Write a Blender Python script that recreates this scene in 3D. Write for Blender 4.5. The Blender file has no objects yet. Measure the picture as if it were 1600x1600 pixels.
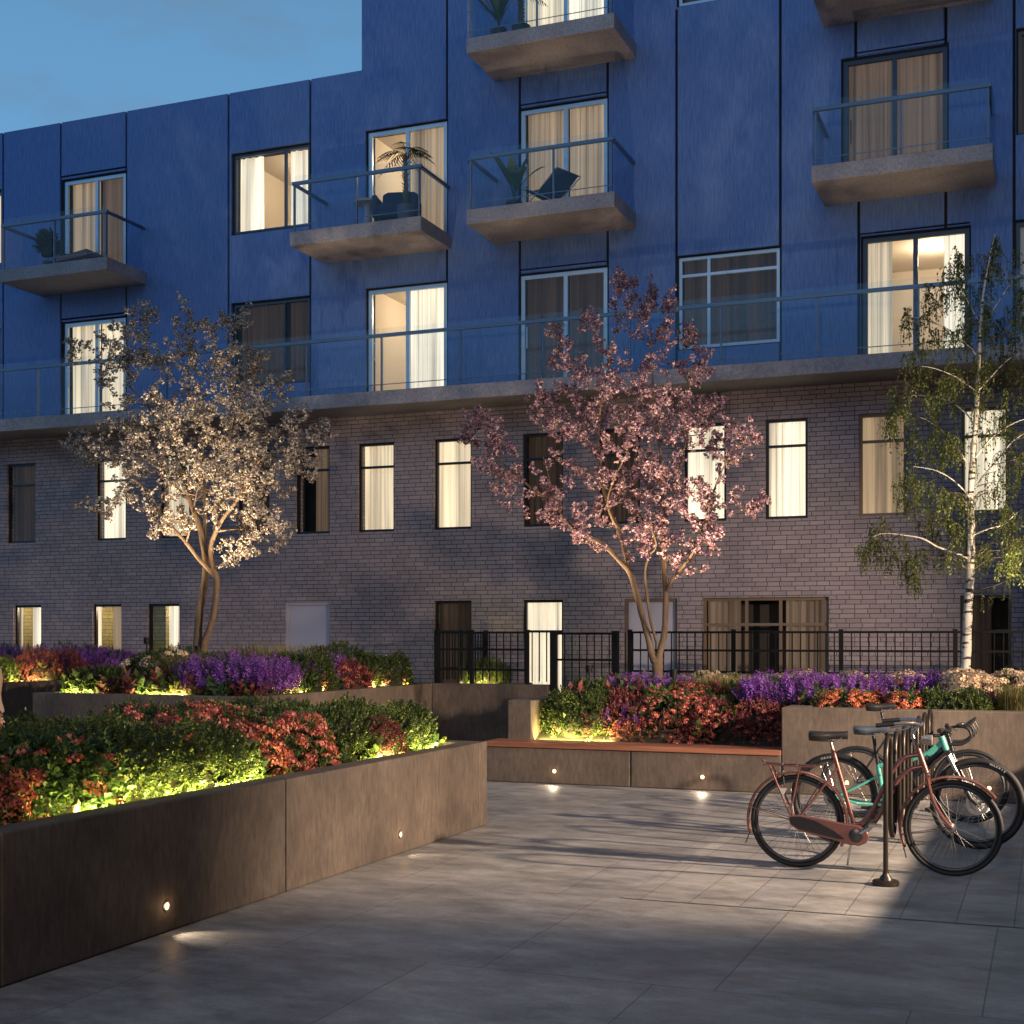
import bpy, math, random
import numpy as np
from mathutils import Vector, Matrix
random.seed(7); RNG = np.random.default_rng(7)
sc = bpy.context.scene
COL = sc.collection
PI = math.pi
def R(d): return math.radians(d)

# ------------------------------------------------------------------ survey of the photograph (camera at 0,0; facade is the plane Y=23)
F, H, CA, SA = 2112., 1.75, .9291, .3697
def at(px, py, y):
    a = (px-800)/F; ry = SA*a+CA; t = y/ry
    return Vector((t*(CA*a-SA), y, H+t*(993-py)/F))

# ------------------------------------------------------------------ object helpers
def link(o, parent=None):
    COL.objects.link(o)
    if parent is not None: o.parent = parent
    return o
def tag(o, label=None, cat=None, group=None, kind=None):
    if label: o['label'] = label
    if cat: o['category'] = cat
    if group: o['group'] = group
    if kind: o['kind'] = kind
    return o
def thing(name, label, cat, loc=(0, 0, 0), rz=0, group=None):
    o = bpy.data.objects.new(name, None); o.empty_display_size = .2
    o.location = loc; o.rotation_euler = (0, 0, rz)
    link(o); return tag(o, label, cat, group)
def copy_tree(o, parent=None):
    c = o.copy(); link(c, parent)
    for ch in list(o.children): copy_tree(ch, c)
    return c

class MB:
    """collects vertices and faces"""
    def __init__(s): s.v = []; s.f = []; s.sm = []
    def add(s, vs, fs, smooth=False):
        n = len(s.v); s.v += [tuple(p) for p in vs]
        s.f += [tuple(n+i for i in f) for f in fs]; s.sm += [smooth]*len(fs); return s
    def box(s, x0, x1, y0, y1, z0, z1):
        v = [(x, y, z) for z in (z0, z1) for y in (y0, y1) for x in (x0, x1)]
        return s.add(v, [(0, 2, 3, 1), (4, 5, 7, 6), (0, 1, 5, 4), (2, 6, 7, 3), (0, 4, 6, 2), (1, 3, 7, 5)])
    def quad(s, a, b, c, d): return s.add([a, b, c, d], [(0, 1, 2, 3)])
    def tube(s, pts, r, n=8, cap=True, flat=1.0):
        pts = [Vector(p) for p in pts]; m = len(pts)
        rs = r if isinstance(r, (list, tuple)) else [r]*m
        vs = []; fs = []; up = None
        for i, p in enumerate(pts):
            d = (pts[min(i+1, m-1)]-pts[max(i-1, 0)]).normalized()
            if up is None:
                up = Vector((0, 0, 1)) if abs(d.z) < .9 else Vector((0, 1, 0))
            u = d.cross(up)
            if u.length < 1e-6: u = d.orthogonal()
            u.normalize(); w = u.cross(d).normalized(); up = w
            for k in range(n):
                a = 2*PI*k/n
                vs.append(p+(u*math.cos(a)*flat+w*math.sin(a))*rs[i])
        for i in range(m-1):
            for k in range(n):
                fs.append((i*n+k, i*n+(k+1) % n, (i+1)*n+(k+1) % n, (i+1)*n+k))
        if cap: fs.append(tuple(range(n-1, -1, -1))); fs.append(tuple((m-1)*n+k for k in range(n)))
        return s.add(vs, fs, True)
    def lathe(s, prof, c, axis='z', n=24):
        """profile of (radius, height) turned about an axis through c"""
        vs = []; fs = []
        for r, h in prof:
            for k in range(n):
                a = 2*PI*k/n; x, y = r*math.cos(a), r*math.sin(a)
                p = (x, y, h) if axis == 'z' else ((x, h, y) if axis == 'y' else (h, x, y))
                vs.append((c[0]+p[0], c[1]+p[1], c[2]+p[2]))
        for i in range(len(prof)-1):
            for k in range(n): fs.append((i*n+k, i*n+(k+1) % n, (i+1)*n+(k+1) % n, (i+1)*n+k))
        return s.add(vs, fs, True)
    def torus(s, c, Rr, r, n=64, m=10, axis='y', a0=0, a1=2*PI, flat=1.):
        full = abs(a1-a0-2*PI) < 1e-6; k = n if full else n+1
        vs = []; fs = []
        for i in range(k):
            a = a0+(a1-a0)*i/n
            for j in range(m):
                b = 2*PI*j/m; q = Rr+r*math.cos(b); h = r*flat*math.sin(b)
                vs.append((c[0]+q*math.cos(a), c[1]+h, c[2]+q*math.sin(a)) if axis == 'y' else (c[0]+q*math.cos(a), c[1]+q*math.sin(a), c[2]+h))
        for i in range(n):
            for j in range(m):
                i2 = (i+1) % k
                fs.append((i*m+j, i*m+(j+1) % m, i2*m+(j+1) % m, i2*m+j))
        return s.add(vs, fs, True)
    def prism(s, outline, y0, y1):
        """outline in x,z between two y planes"""
        n = len(outline)
        v = [(x, y0, z) for x, z in outline]+[(x, y1, z) for x, z in outline]
        f = [tuple(range(n)), tuple(range(2*n-1, n-1, -1))]+[(i, i+n, (i+1) % n+n, (i+1) % n) for i in range(n)]
        return s.add(v, f)
    def build(s, name, mat, parent=None, bevel=0, loc=None):
        me = bpy.data.meshes.new(name); me.from_pydata(s.v, [], s.f); me.update()
        me.polygons.foreach_set('use_smooth', s.sm)
        import bmesh
        bm = bmesh.new(); bm.from_mesh(me); bmesh.ops.recalc_face_normals(bm, faces=bm.faces); bm.to_mesh(me); bm.free()
        o = bpy.data.objects.new(name, me)
        if mat: me.materials.append(mat)
        if any(s.sm):
            try: me.set_sharp_from_angle(angle=R(40))
            except Exception: pass
        link(o, parent)
        if bevel:
            b = o.modifiers.new('bevel', 'BEVEL'); b.width = bevel; b.segments = 2; b.limit_method = 'ANGLE'
        if loc: o.location = loc
        return o

def np_mesh(name, V, Fq, mats, parent=None, smooth=False, matidx=None):
    me = bpy.data.meshes.new(name)
    V = np.ascontiguousarray(V, dtype=np.float32); Fq = np.ascontiguousarray(Fq, dtype=np.int32)
    n, k = Fq.shape
    me.vertices.add(len(V)); me.vertices.foreach_set('co', V.ravel())
    me.loops.add(n*k); me.loops.foreach_set('vertex_index', Fq.ravel())
    me.polygons.add(n); me.polygons.foreach_set('loop_start', np.arange(n, dtype=np.int32)*k)
    if smooth: me.polygons.foreach_set('use_smooth', np.ones(n, dtype=bool))
    for m in mats: me.materials.append(m)
    if matidx is not None: me.polygons.foreach_set('material_index', np.ascontiguousarray(matidx, dtype=np.int32))
    me.update(calc_edges=True); me.validate()
    return link(bpy.data.objects.new(name, me), parent)

def basis(D, roll=None):
    """rotation matrices whose Z axis is D"""
    D = D/np.maximum(np.linalg.norm(D, axis=1, keepdims=True), 1e-9)
    r = RNG.normal(size=D.shape); U = np.cross(r, D); U /= np.maximum(np.linalg.norm(U, axis=1, keepdims=True), 1e-9)
    W = np.cross(D, U)
    return np.stack([U, W, D], axis=2)
def scatter(tv, tf, P, M, S):
    n, m = len(P), len(tv)
    V = np.einsum('nij,mj->nmi', M, tv)*np.asarray(S).reshape(-1, 1, 1)+P[:, None, :]
    Fq = tf[None, :, :]+(np.arange(n)*m)[:, None, None]
    return V.reshape(-1, 3), Fq.reshape(-1, tf.shape[1])
def merge(parts):
    V = []; Fq = []; o = 0
    for v, f in parts:
        V.append(v); Fq.append(f+o); o += len(v)
    return np.concatenate(V), np.concatenate(Fq)

# ------------------------------------------------------------------ materials
def mat(name, color=(.5, .5, .5), rough=.6, metal=0., **kw):
    m = bpy.data.materials.new(name); m.use_nodes = True
    b = m.node_tree.nodes['Principled BSDF']
    b.inputs['Base Color'].default_value = (*color, 1); b.inputs['Roughness'].default_value = rough
    b.inputs['Metallic'].default_value = metal
    for k, v in kw.items(): b.inputs[k].default_value = v
    return m
class NT:
    def __init__(s, m): s.m = m; s.t = m.node_tree; s.b = s.t.nodes.get('Principled BSDF')
    def n(s, typ, **kw):
        x = s.t.nodes.new(typ)
        for k, v in kw.items():
            if k.startswith('i_'):
                key = k[2:]; key = int(key) if key.isdigit() else key.replace('_', ' ')
                x.inputs[key].default_value = v
            else: setattr(x, k, v)
        return x
    def l(s, a, b): s.t.links.new(a, b)
    def coords(s, scale=(1, 1, 1), kind='Object', loc=(0, 0, 0), rot=(0, 0, 0)):
        tc = s.n('ShaderNodeTexCoord'); mp = s.n('ShaderNodeMapping'); s.l(tc.outputs[kind], mp.inputs[0])
        mp.inputs['Scale'].default_value = scale; mp.inputs['Location'].default_value = loc; mp.inputs['Rotation'].default_value = rot
        return mp.outputs[0]
    def noise(s, vec, scale=5, detail=4, rough=.55):
        x = s.n('ShaderNodeTexNoise'); s.l(vec, x.inputs['Vector']); x.inputs['Scale'].default_value = scale
        x.inputs['Detail'].default_value = detail; x.inputs['Roughness'].default_value = rough
        return x.outputs['Fac']
    def ramp(s, fac, stops):
        x = s.n('ShaderNodeValToRGB'); s.l(fac, x.inputs[0]); e = x.color_ramp.elements
        while len(e) < len(stops): e.new(.5)
        for i, (p, c) in enumerate(stops):
            e[i].position = p; e[i].color = (*c, 1) if isinstance(c, tuple) else (c, c, c, 1)
        return x.outputs[0]
    def mix(s, a, b, fac, mode='MIX'):
        x = s.n('ShaderNodeMix', data_type='RGBA', blend_type=mode)
        for sock, v in ((x.inputs[6], a), (x.inputs[7], b)):
            if isinstance(v, tuple): sock.default_value = (*v, 1)
            else: s.l(v, sock)
        if isinstance(fac, (int, float)): x.inputs[0].default_value = fac
        else: s.l(fac, x.inputs[0])
        return x.outputs[2]
    def bump(s, h, strength=.3, dist=.01, normal=None):
        x = s.n('ShaderNodeBump'); s.l(h, x.inputs['Height']); x.inputs['Strength'].default_value = strength
        x.inputs['Distance'].default_value = dist
        if normal: s.l(normal, x.inputs['Normal'])
        s.l(x.outputs[0], s.b.inputs['Normal']); return x.outputs[0]

def m_stucco():
    m = mat('blue_stucco', rough=.85); t = NT(m)
    v = t.coords((30, 30, 3.6)); n1 = t.noise(v, 1., 5, .65)
    v2 = t.coords((.5, .5, .35)); n2 = t.noise(v2, 1., 4)
    c = t.ramp(n1, [(.3, (.085, .15, .355)), (.72, (.155, .25, .50))])
    c = t.mix(c, t.ramp(n2, [(.3, .96), (.7, 1.03)]), 1., 'MULTIPLY')
    t.l(c, t.b.inputs['Base Color']); t.bump(n1, 1., .018)
    return m
def m_brick(name='grey_brick', c1=(.345, .282, .292), c2=(.268, .219, .234), mort=(.03, .026, .028)):
    m = mat(name, rough=.85); t = NT(m)
    tc = t.n('ShaderNodeTexCoord'); sp = t.n('ShaderNodeSeparateXYZ'); t.l(tc.outputs['Object'], sp.inputs[0])
    ad = t.n('ShaderNodeMath', operation='ADD'); t.l(sp.outputs[0], ad.inputs[0]); t.l(sp.outputs[1], ad.inputs[1])
    cb = t.n('ShaderNodeCombineXYZ'); t.l(ad.outputs[0], cb.inputs[0]); t.l(sp.outputs[2], cb.inputs[1])
    # slight wobble so the joints are not ruled lines
    wn = t.n('ShaderNodeTexNoise'); t.l(cb.outputs[0], wn.inputs['Vector']); wn.inputs['Scale'].default_value = 6.
    wm = t.n('ShaderNodeVectorMath', operation='MULTIPLY_ADD'); t.l(wn.outputs['Color'], wm.inputs[0]); wm.inputs[1].default_value = (.012, .008, 0)
    t.l(cb.outputs[0], wm.inputs[2])
    bk = t.n('ShaderNodeTexBrick', offset=.42, offset_frequency=2, squash=.85, squash_frequency=3)
    t.l(wm.outputs[0], bk.inputs['Vector'])
    for k, v in (('Scale', 1.), ('Mortar Size', .0055), ('Mortar Smooth', .3), ('Bias', 0.), ('Brick Width', .245), ('Row Height', .0785)): bk.inputs[k].default_value = v
    bk.inputs['Color1'].default_value = (*c1, 1); bk.inputs['Color2'].default_value = (*c2, 1); bk.inputs['Mortar'].default_value = (*mort, 1)
    fine = t.noise(cb.outputs[0], 45, 5, .7); big = t.noise(cb.outputs[0], .6, 4)
    c = t.mix(bk.outputs['Color'], t.ramp(fine, [(.25, .7), (.8, 1.2)]), 1., 'MULTIPLY')
    c = t.mix(c, t.ramp(big, [(.3, .85), (.7, 1.12)]), 1., 'MULTIPLY')
    t.l(c, t.b.inputs['Base Color'])
    h = t.n('ShaderNodeMath', operation='MULTIPLY_ADD'); t.l(bk.outputs['Fac'], h.inputs[0]); h.inputs[1].default_value = -1.; t.l(fine, h.inputs[2])
    t.bump(h.outputs[0], .7, .012)
    return m
def m_concrete(name, lo, hi, streak=True, rough=.75):
    m = mat(name, rough=rough); t = NT(m)
    n1 = t.noise(t.coords((1.1, 1.1, .9)), 1.3, 8, .62)
    n2 = t.noise(t.coords((26, 26, 7) if streak else (20, 20, 20)), 1., 6, .7)
    n3 = t.noise(t.coords((90, 90, 90)), 1., 3, .6)
    c = t.ramp(n1, [(.28, lo), (.72, hi)])
    c = t.mix(c, t.ramp(n2, [(.3, .62), (.7, 1.25)]), 1., 'MULTIPLY')
    vo = t.n('ShaderNodeTexVoronoi'); t.l(t.coords((9, 9, 9)), vo.inputs['Vector']); vo.inputs['Scale'].default_value = 1.
    pits = t.ramp(vo.outputs['Distance'], [(.03, .45), (.07, 1.)])
    c = t.mix(c, pits, .5, 'MULTIPLY')
    t.l(c, t.b.inputs['Base Color'])
    h = t.mix(n2, n3, .5); t.bump(h, .25, .006)
    return m
def m_paving(name, bw, rh, off, loc, c_lo, c_hi, joint=.0045):
    m = mat(name, rough=.5); t = NT(m)
    tc = t.n('ShaderNodeTexCoord'); mp = t.n('ShaderNodeMapping'); t.l(tc.outputs['Object'], mp.inputs[0]); mp.inputs['Location'].default_value = loc
    bk = t.n('ShaderNodeTexBrick', offset=off, offset_frequency=2, squash=1.); t.l(mp.outputs[0], bk.inputs['Vector'])
    for k, v in (('Scale', 1.), ('Mortar Size', joint), ('Mortar Smooth', .3), ('Bias', 0.), ('Brick Width', bw), ('Row Height', rh)): bk.inputs[k].default_value = v
    bk.inputs['Color1'].default_value = (1.06, 1.04, 1.0, 1); bk.inputs['Color2'].default_value = (.86, .87, .9, 1); bk.inputs['Mortar'].default_value = (.5, .49, .48, 1)
    cl = t.noise(t.coords((.6, 1.1, 1), rot=(0, 0, .5)), 1.2, 10, .70); cm = t.noise(t.coords((2.4, 4.2, 1), rot=(0, 0, .3)), 1.3, 8, .7); cf = t.noise(t.coords((60, 60, 60)), 1., 4, .7)
    c = t.ramp(cl, [(.34, c_lo), (.64, c_hi)])
    c = t.mix(c, t.ramp(cm, [(.3, .62), (.7, 1.25)]), 1., 'MULTIPLY')
    c = t.mix(c, t.ramp(cf, [(.3, .86), (.7, 1.1)]), 1., 'MULTIPLY')
    c = t.mix(c, bk.outputs['Color'], 1., 'MULTIPLY')
    t.l(c, t.b.inputs['Base Color'])
    t.l(t.ramp(cm, [(.3, .36), (.7, .62)]), t.b.inputs['Roughness'])
    h = t.n('ShaderNodeMath', operation='MULTIPLY_ADD'); t.l(bk.outputs['Fac'], h.inputs[0]); h.inputs[1].default_value = -2.5; t.l(cf, h.inputs[2])
    t.bump(h.outputs[0], .3, .004)
    return m
def m_leaf(name, stops, trans=.3, rough=.5):
    m = mat(name, rough=rough); t = NT(m)
    g = t.n('ShaderNodeNewGeometry'); c = t.ramp(g.outputs['Random Per Island'], stops)
    n = t.noise(t.coords((1, 1, 1), 'Object'), 3.5, 3); c = t.mix(c, t.ramp(n, [(.3, .7), (.7, 1.25)]), 1., 'MULTIPLY')
    t.l(c, t.b.inputs['Base Color'])
    tr = t.n('ShaderNodeBsdfTranslucent'); t.l(c, tr.inputs[0]); mx = t.n('ShaderNodeMixShader'); mx.inputs[0].default_value = trans
    t.l(t.b.outputs[0], mx.inputs[1]); t.l(tr.outputs[0], mx.inputs[2])
    t.l(mx.outputs[0], t.t.nodes['Material Output'].inputs[0]); return m
def m_glass(name, tint=(1, 1, 1), refl=1., base=.02, slope=.8):
    m = bpy.data.materials.new(name); m.use_nodes = True; nt = m.node_tree; nt.nodes.clear()
    o = nt.nodes.new('ShaderNodeOutputMaterial'); tr = nt.nodes.new('ShaderNodeBsdfTransparent'); gl = nt.nodes.new('ShaderNodeBsdfGlossy')
    tr.inputs[0].default_value = (*tint, 1); gl.inputs['Roughness'].default_value = .01; gl.inputs[0].default_value = (refl, refl, refl, 1)
    fr = nt.nodes.new('ShaderNodeLayerWeight'); fr.inputs[0].default_value = .5
    pw = nt.nodes.new('ShaderNodeMath'); pw.operation = 'POWER'; pw.inputs[1].default_value = 5.; nt.links.new(fr.outputs['Facing'], pw.inputs[0])
    ad = nt.nodes.new('ShaderNodeMath'); ad.operation = 'MULTIPLY_ADD'; ad.inputs[1].default_value = .95*slope; ad.inputs[2].default_value = base
    mx = nt.nodes.new('ShaderNodeMixShader'); nt.links.new(pw.outputs[0], ad.inputs[0]); nt.links.new(ad.outputs[0], mx.inputs[0])
    nt.links.new(tr.outputs[0], mx.inputs[1]); nt.links.new(gl.outputs[0], mx.inputs[2]); nt.links.new(mx.outputs[0], o.inputs[0])
    return m
def m_curtain(name, color, glow, gcol=(1, .80, .52), sx=7.):
    """cloth that glows by itself in place of room light; noise paints the fold shading"""
    m = mat(name, color, .9); t = NT(m)
    n1 = t.noise(t.coords((sx*.8, sx*.8, .10)), 1., 2, .5); n2 = t.noise(t.coords((.8, .8, .35)), 1., 2, .5); n3 = t.noise(t.coords((sx*4.5, sx*4.5, .25)), 1., 2, .5)
    f = t.ramp(n1, [(.36, .42), (.5, .78), (.64, 1.)]); f = t.mix(f, t.ramp(n3, [(.36, .6), (.48, 1.), (.7, 1.08)]), 1., 'MULTIPLY')
    f = t.mix(f, t.ramp(n2, [(.3, .75), (.7, 1.15)]), 1., 'MULTIPLY')
    c = t.mix(f, (gcol[0], gcol[1], gcol[2]), 1., 'MULTIPLY')
    t.l(c, t.b.inputs['Emission Color']); t.b.inputs['Emission Strength'].default_value = glow  # room light and fold shading are put into the curtain's own emission
    m.cycles.emission_sampling = 'NONE'
    return m
def m_emit(name, col, st, sample=True):
    m = bpy.data.materials.new(name); m.use_nodes = True; nt = m.node_tree; nt.nodes.clear()
    o = nt.nodes.new('ShaderNodeOutputMaterial'); e = nt.nodes.new('ShaderNodeEmission'); e.inputs[0].default_value = (*col, 1); e.inputs[1].default_value = st
    nt.links.new(e.outputs[0], o.inputs[0])
    if not sample: m.cycles.emission_sampling = 'NONE'
    return m
def m_wood():
    m = mat('oiled_red_wood', rough=.45); t = NT(m)
    n = t.noise(t.coords((1.2, 22, 22)), 1., 6, .6); t.l(t.ramp(n, [(.3, (.17, .06, .032)), (.7, (.36, .145, .085))]), t.b.inputs['Base Color'])
    t.bump(n, .25, .004); return m
def m_bark(name, lo, hi, sc_=(9, 9, 2.5)):
    m = mat(name, rough=.85); t = NT(m); n = t.noise(t.coords(sc_), 1.5, 6, .65)
    t.l(t.ramp(n, [(.3, lo), (.7, hi)]), t.b.inputs['Base Color']); t.bump(n, .6, .012); return m
def m_birch():
    m = mat('birch_bark', rough=.7); t = NT(m); n = t.noise(t.coords((4, 4, 20)), 1., 3, .55); n2 = t.noise(t.coords((3, 3, 5)), 1.4, 4, .6)
    a = t.ramp(n, [(.545, (.62, .57, .48)), (.585, (.03, .026, .022))]); b = t.ramp(n2, [(.3, .75), (.7, 1.1)])
    t.l(t.mix(a, b, 1., 'MULTIPLY'), t.b.inputs['Base Color']); t.bump(n, .3, .006); return m

M = dict(
    stucco=m_stucco(), brick=m_brick(), seam=mat('dark_joint', (.012, .014, .02), .9),
    slab=m_concrete('balcony_concrete', (.235, .21, .22), (.35, .315, .33), False),
    planter=m_concrete('brown_concrete', (.058, .043, .034), (.150, .112, .085)),
    paving=m_paving('large_paving', 1.25, 2.08, .25, (.29, -8.65+2.08*8, 0), (.20, .19, .18), (.47, .44, .41)),
    pavers=m_paving('small_pavers', .333, 1.59, 0., (.2+.333*40, -8.65+1.59*8, 0), (.20, .19, .18), (.47, .44, .41), .0045),
    steel=mat('dark_steel', (.006, .006, .007), .55, 0., **{'Specular IOR Level': .2}), black=mat('black_frame', (.014, .014, .016), .4, .2),
    alu=mat('pale_window_frame', (.50, .62, .74), .4, .2), dkframe=mat('slate_frame', (.045, .06, .09), .45, .2),
    rail=mat('rail_metal', (.11, .14, .19), .35, .5),
    glass=m_glass('window_glass'), bglass=m_glass('balcony_glass', (.93, .955, .975), .8, .018, .6),
    wood=m_wood(), soil=m_concrete('soil', (.018, .013, .009), (.04, .03, .022), False, .95),
    room=mat('room_plaster', (.62, .55, .45), .9), roombrick=m_brick('room_brick', (.30, .26, .10), (.22, .19, .08), (.06, .05, .03)),
    darkroom=mat('unlit_room', (.03, .025, .02), .9),
    cu_bright=m_curtain('curtain_bright', (.6, .55, .45), 1.25, (1, .87, .64)),
    cu_lit=m_curtain('curtain_lit', (.6, .52, .4), .86, (1, .82, .54)),
    cu_warm=m_curtain('curtain_warm', (.3, .24, .18), .40, (1, .70, .40)),
    cu_dim=m_curtain('curtain_dim', (.075, .055, .045), .13, (1, .66, .42)),
    cu_dark=m_curtain('curtain_dark', (.028, .022, .02), .03, (1, .62, .40)),
    cu_plain=mat('curtain_plain', (.75, .68, .56), .9),
    glassdark=mat('dark_pane',(.02,.025,.03),.05), lamp=m_emit('lamp_glow', (1, .72, .38), 9., False), roomlamp=m_emit('room_lamp', (1, .78, .5), 6.),
    lens=m_emit('wall_lamp_lens', (1, .56, .20), 7., False), led=m_emit('led_glow', (1, .80, .25), 1.5, False),
    door=mat('pale_door', (.40, .38, .44), .6), doorframe=mat('brown_door_trim', (.16, .11, .08), .6),
)
shade_core = mat('shrub_shade', (.022, .018, .010), .95)  # dark colour on the shrub cores stands in for shade between the leaves
leafG = m_leaf('hedge_leaf', [(0, (.020, .042, .018)), (.6, (.055, .085, .022)), (1, (.16, .185, .03))])
leafR = m_leaf('bush_leaf', [(0, (.03, .06, .02)), (1, (.08, .13, .03))])
leafP = m_leaf('plum_leaf', [(0, (.08, .018, .026)), (.6, (.20, .05, .05)), (1, (.38, .12, .10))])
flRed = m_leaf('red_floret', [(0, (.24, .04, .032)), (.6, (.50, .12, .085)), (1, (.72, .26, .19))])
flPurple = m_leaf('purple_floret', [(0, (.14, .035, .26)), (.6, (.27, .085, .42)), (1, (.44, .20, .58))])
flCream = m_leaf('cream_floret', [(0, (.58, .40, .24)), (1, (.88, .68, .46))])
flOrange = m_leaf('coral_floret', [(0, (.42, .09, .04)), (1, (.72, .22, .11))])
blade = m_leaf('grass_blade', [(0, (.12, .11, .03)), (1, (.33, .27, .10))])
bloW = m_leaf('white_blossom', [(0, (.10, .075, .065)), (.4, (.30, .24, .21)), (.72, (.58, .50, .44)), (1, (.88, .83, .72))], .35)
bloP = m_leaf('pink_blossom', [(0, (.12, .055, .08)), (.45, (.36, .19, .25)), (.75, (.58, .37, .43)), (1, (.82, .64, .66))], .35)
leafB = m_leaf('birch_leaf', [(0, (.045, .07, .012)), (1, (.16, .20, .035))], .4)
leafT = m_leaf('young_leaf', [(0, (.035, .035, .015)), (1, (.11, .11, .035))], .35)
barkT = m_bark('brown_bark', (.085, .052, .03), (.19, .125, .075)); barkB = m_birch()

# ------------------------------------------------------------------ light helpers
def spot(loc, target, power, col, size=60, blend=.5, rad=.05, parent=None, name='lamp_light'):
    d = bpy.data.lights.new(name, 'SPOT'); d.energy = power; d.color = col; d.spot_size = R(size); d.spot_blend = blend; d.shadow_soft_size = rad
    o = bpy.data.objects.new(name, d); link(o); o.location = loc
    o.rotation_euler = (Vector(target)-Vector(loc)).to_track_quat('-Z', 'Y').to_euler()
    if parent: o.parent = parent; o.matrix_parent_inverse = Matrix.Translation(-Vector(parent.location))
    return o
def point(loc, power, col, rad=.1, parent=None):
    d = bpy.data.lights.new('room_light', 'POINT'); d.energy = power; d.color = col; d.shadow_soft_size = rad
    o = bpy.data.objects.new('room_light', d); link(o); o.location = loc
    if parent: o.parent = parent
    return o

# ------------------------------------------------------------------ ground
g = MB(); g.quad((-400, -400, -.004), (400, -400, -.004), (400, 400, -.004), (-400, 400, -.004))
tag(g.build('ground', M['paving']), 'grey concrete slab paving of the courtyard', None, kind='structure')
g = MB(); g.quad((-2.66, 8.65, 0), (14, 8.65, 0), (14, 15.0, 0), (-2.66, 15.0, 0))
tag(g.build('pavement', M['pavers']), 'strip of narrow pavers under the bicycles', None, kind='structure')

# ------------------------------------------------------------------ building
FY = 23.
bld = thing('apartment_building', 'long apartment block with grey brick base and blue stucco upper floors', 'building', (0, 0, 0))
def wall(name, x0, x1, z0, z1, y, depth, holes, m, parent):
    eps = 1e-6
    xs = sorted(set([x0, x1]+[min(max(v, x0), x1) for h in holes for v in (h[0], h[1])]))
    zs = sorted(set([z0, z1]+[min(max(v, z0), z1) for h in holes for v in (h[2], h[3])]))
    nx, nz = len(xs)-1, len(zs)-1
    solid = [[not any(h[0] <= (xs[i]+xs[i+1])/2 <= h[1] and h[2] <= (zs[j]+zs[j+1])/2 <= h[3] for h in holes) for j in range(nz)] for i in range(nx)]
    b = MB()
    for i in range(nx):
        j = 0
        while j < nz:
            if not solid[i][j]: j += 1; continue
            k = j
            while k+1 < nz and solid[i][k+1]: k += 1
            b.quad((xs[i], y, zs[j]), (xs[i+1], y, zs[j]), (xs[i+1], y, zs[k+1]), (xs[i], y, zs[k+1])); j = k+1
        for j in range(nz):
            if solid[i][j]: continue
            X0, X1, Z0, Z1 = xs[i], xs[i+1], zs[j], zs[j+1]; Y1 = y+depth
            if i > 0 and solid[i-1][j]: b.quad((X0, y, Z0), (X0, Y1, Z0), (X0, Y1, Z1), (X0, y, Z1))
            if i < nx-1 and solid[i+1][j]: b.quad((X1, y, Z0), (X1, y, Z1), (X1, Y1, Z1), (X1, Y1, Z0))
            if j > 0 and solid[i][j-1]: b.quad((X0, y, Z0), (X1, y, Z0), (X1, Y1, Z0), (X0, Y1, Z0))
            if j < nz-1 and solid[i][j+1]: b.quad((X0, y, Z1), (X0, Y1, Z1), (X1, Y1, Z1), (X1, y, Z1))
    # no normal recalculation here: quads are laid out facing the street
    me = bpy.data.meshes.new(name); me.from_pydata(b.v, [], b.f); me.materials.append(m); me.update()
    return link(bpy.data.objects.new(name, me), parent)

def curtain(parent, x0, x1, y, z0, z1, m, amp=.035, pitch=.13, name='curtain', seed=0):
    rr = random.Random(seed*31+int(x0*100)+int(z0*10)); n = max(6, int((x1-x0)/.018)); ph = rr.random()*6
    V = []; xs = np.linspace(x0, x1, n+1)
    for row, z in enumerate((z0, z0+(z1-z0)*.5, z1-.06, z1)):
        k = (1.1, 1.0, .75, .55)[row]
        for x in xs:
            w = math.sin((x-x0)*2*PI/pitch+ph+1.3*math.sin(x*5.1+ph))+.5*math.sin(x*17+ph*2+row*.3)
            V.append((x, y+amp*k*w, z))
    Fq = [(r*(n+1)+i, r*(n+1)+i+1, (r+1)*(n+1)+i+1, (r+1)*(n+1)+i) for r in range(3) for i in range(n)]
    return np_mesh(name, np.array(V), np.array(Fq), [m], parent, True)

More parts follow.
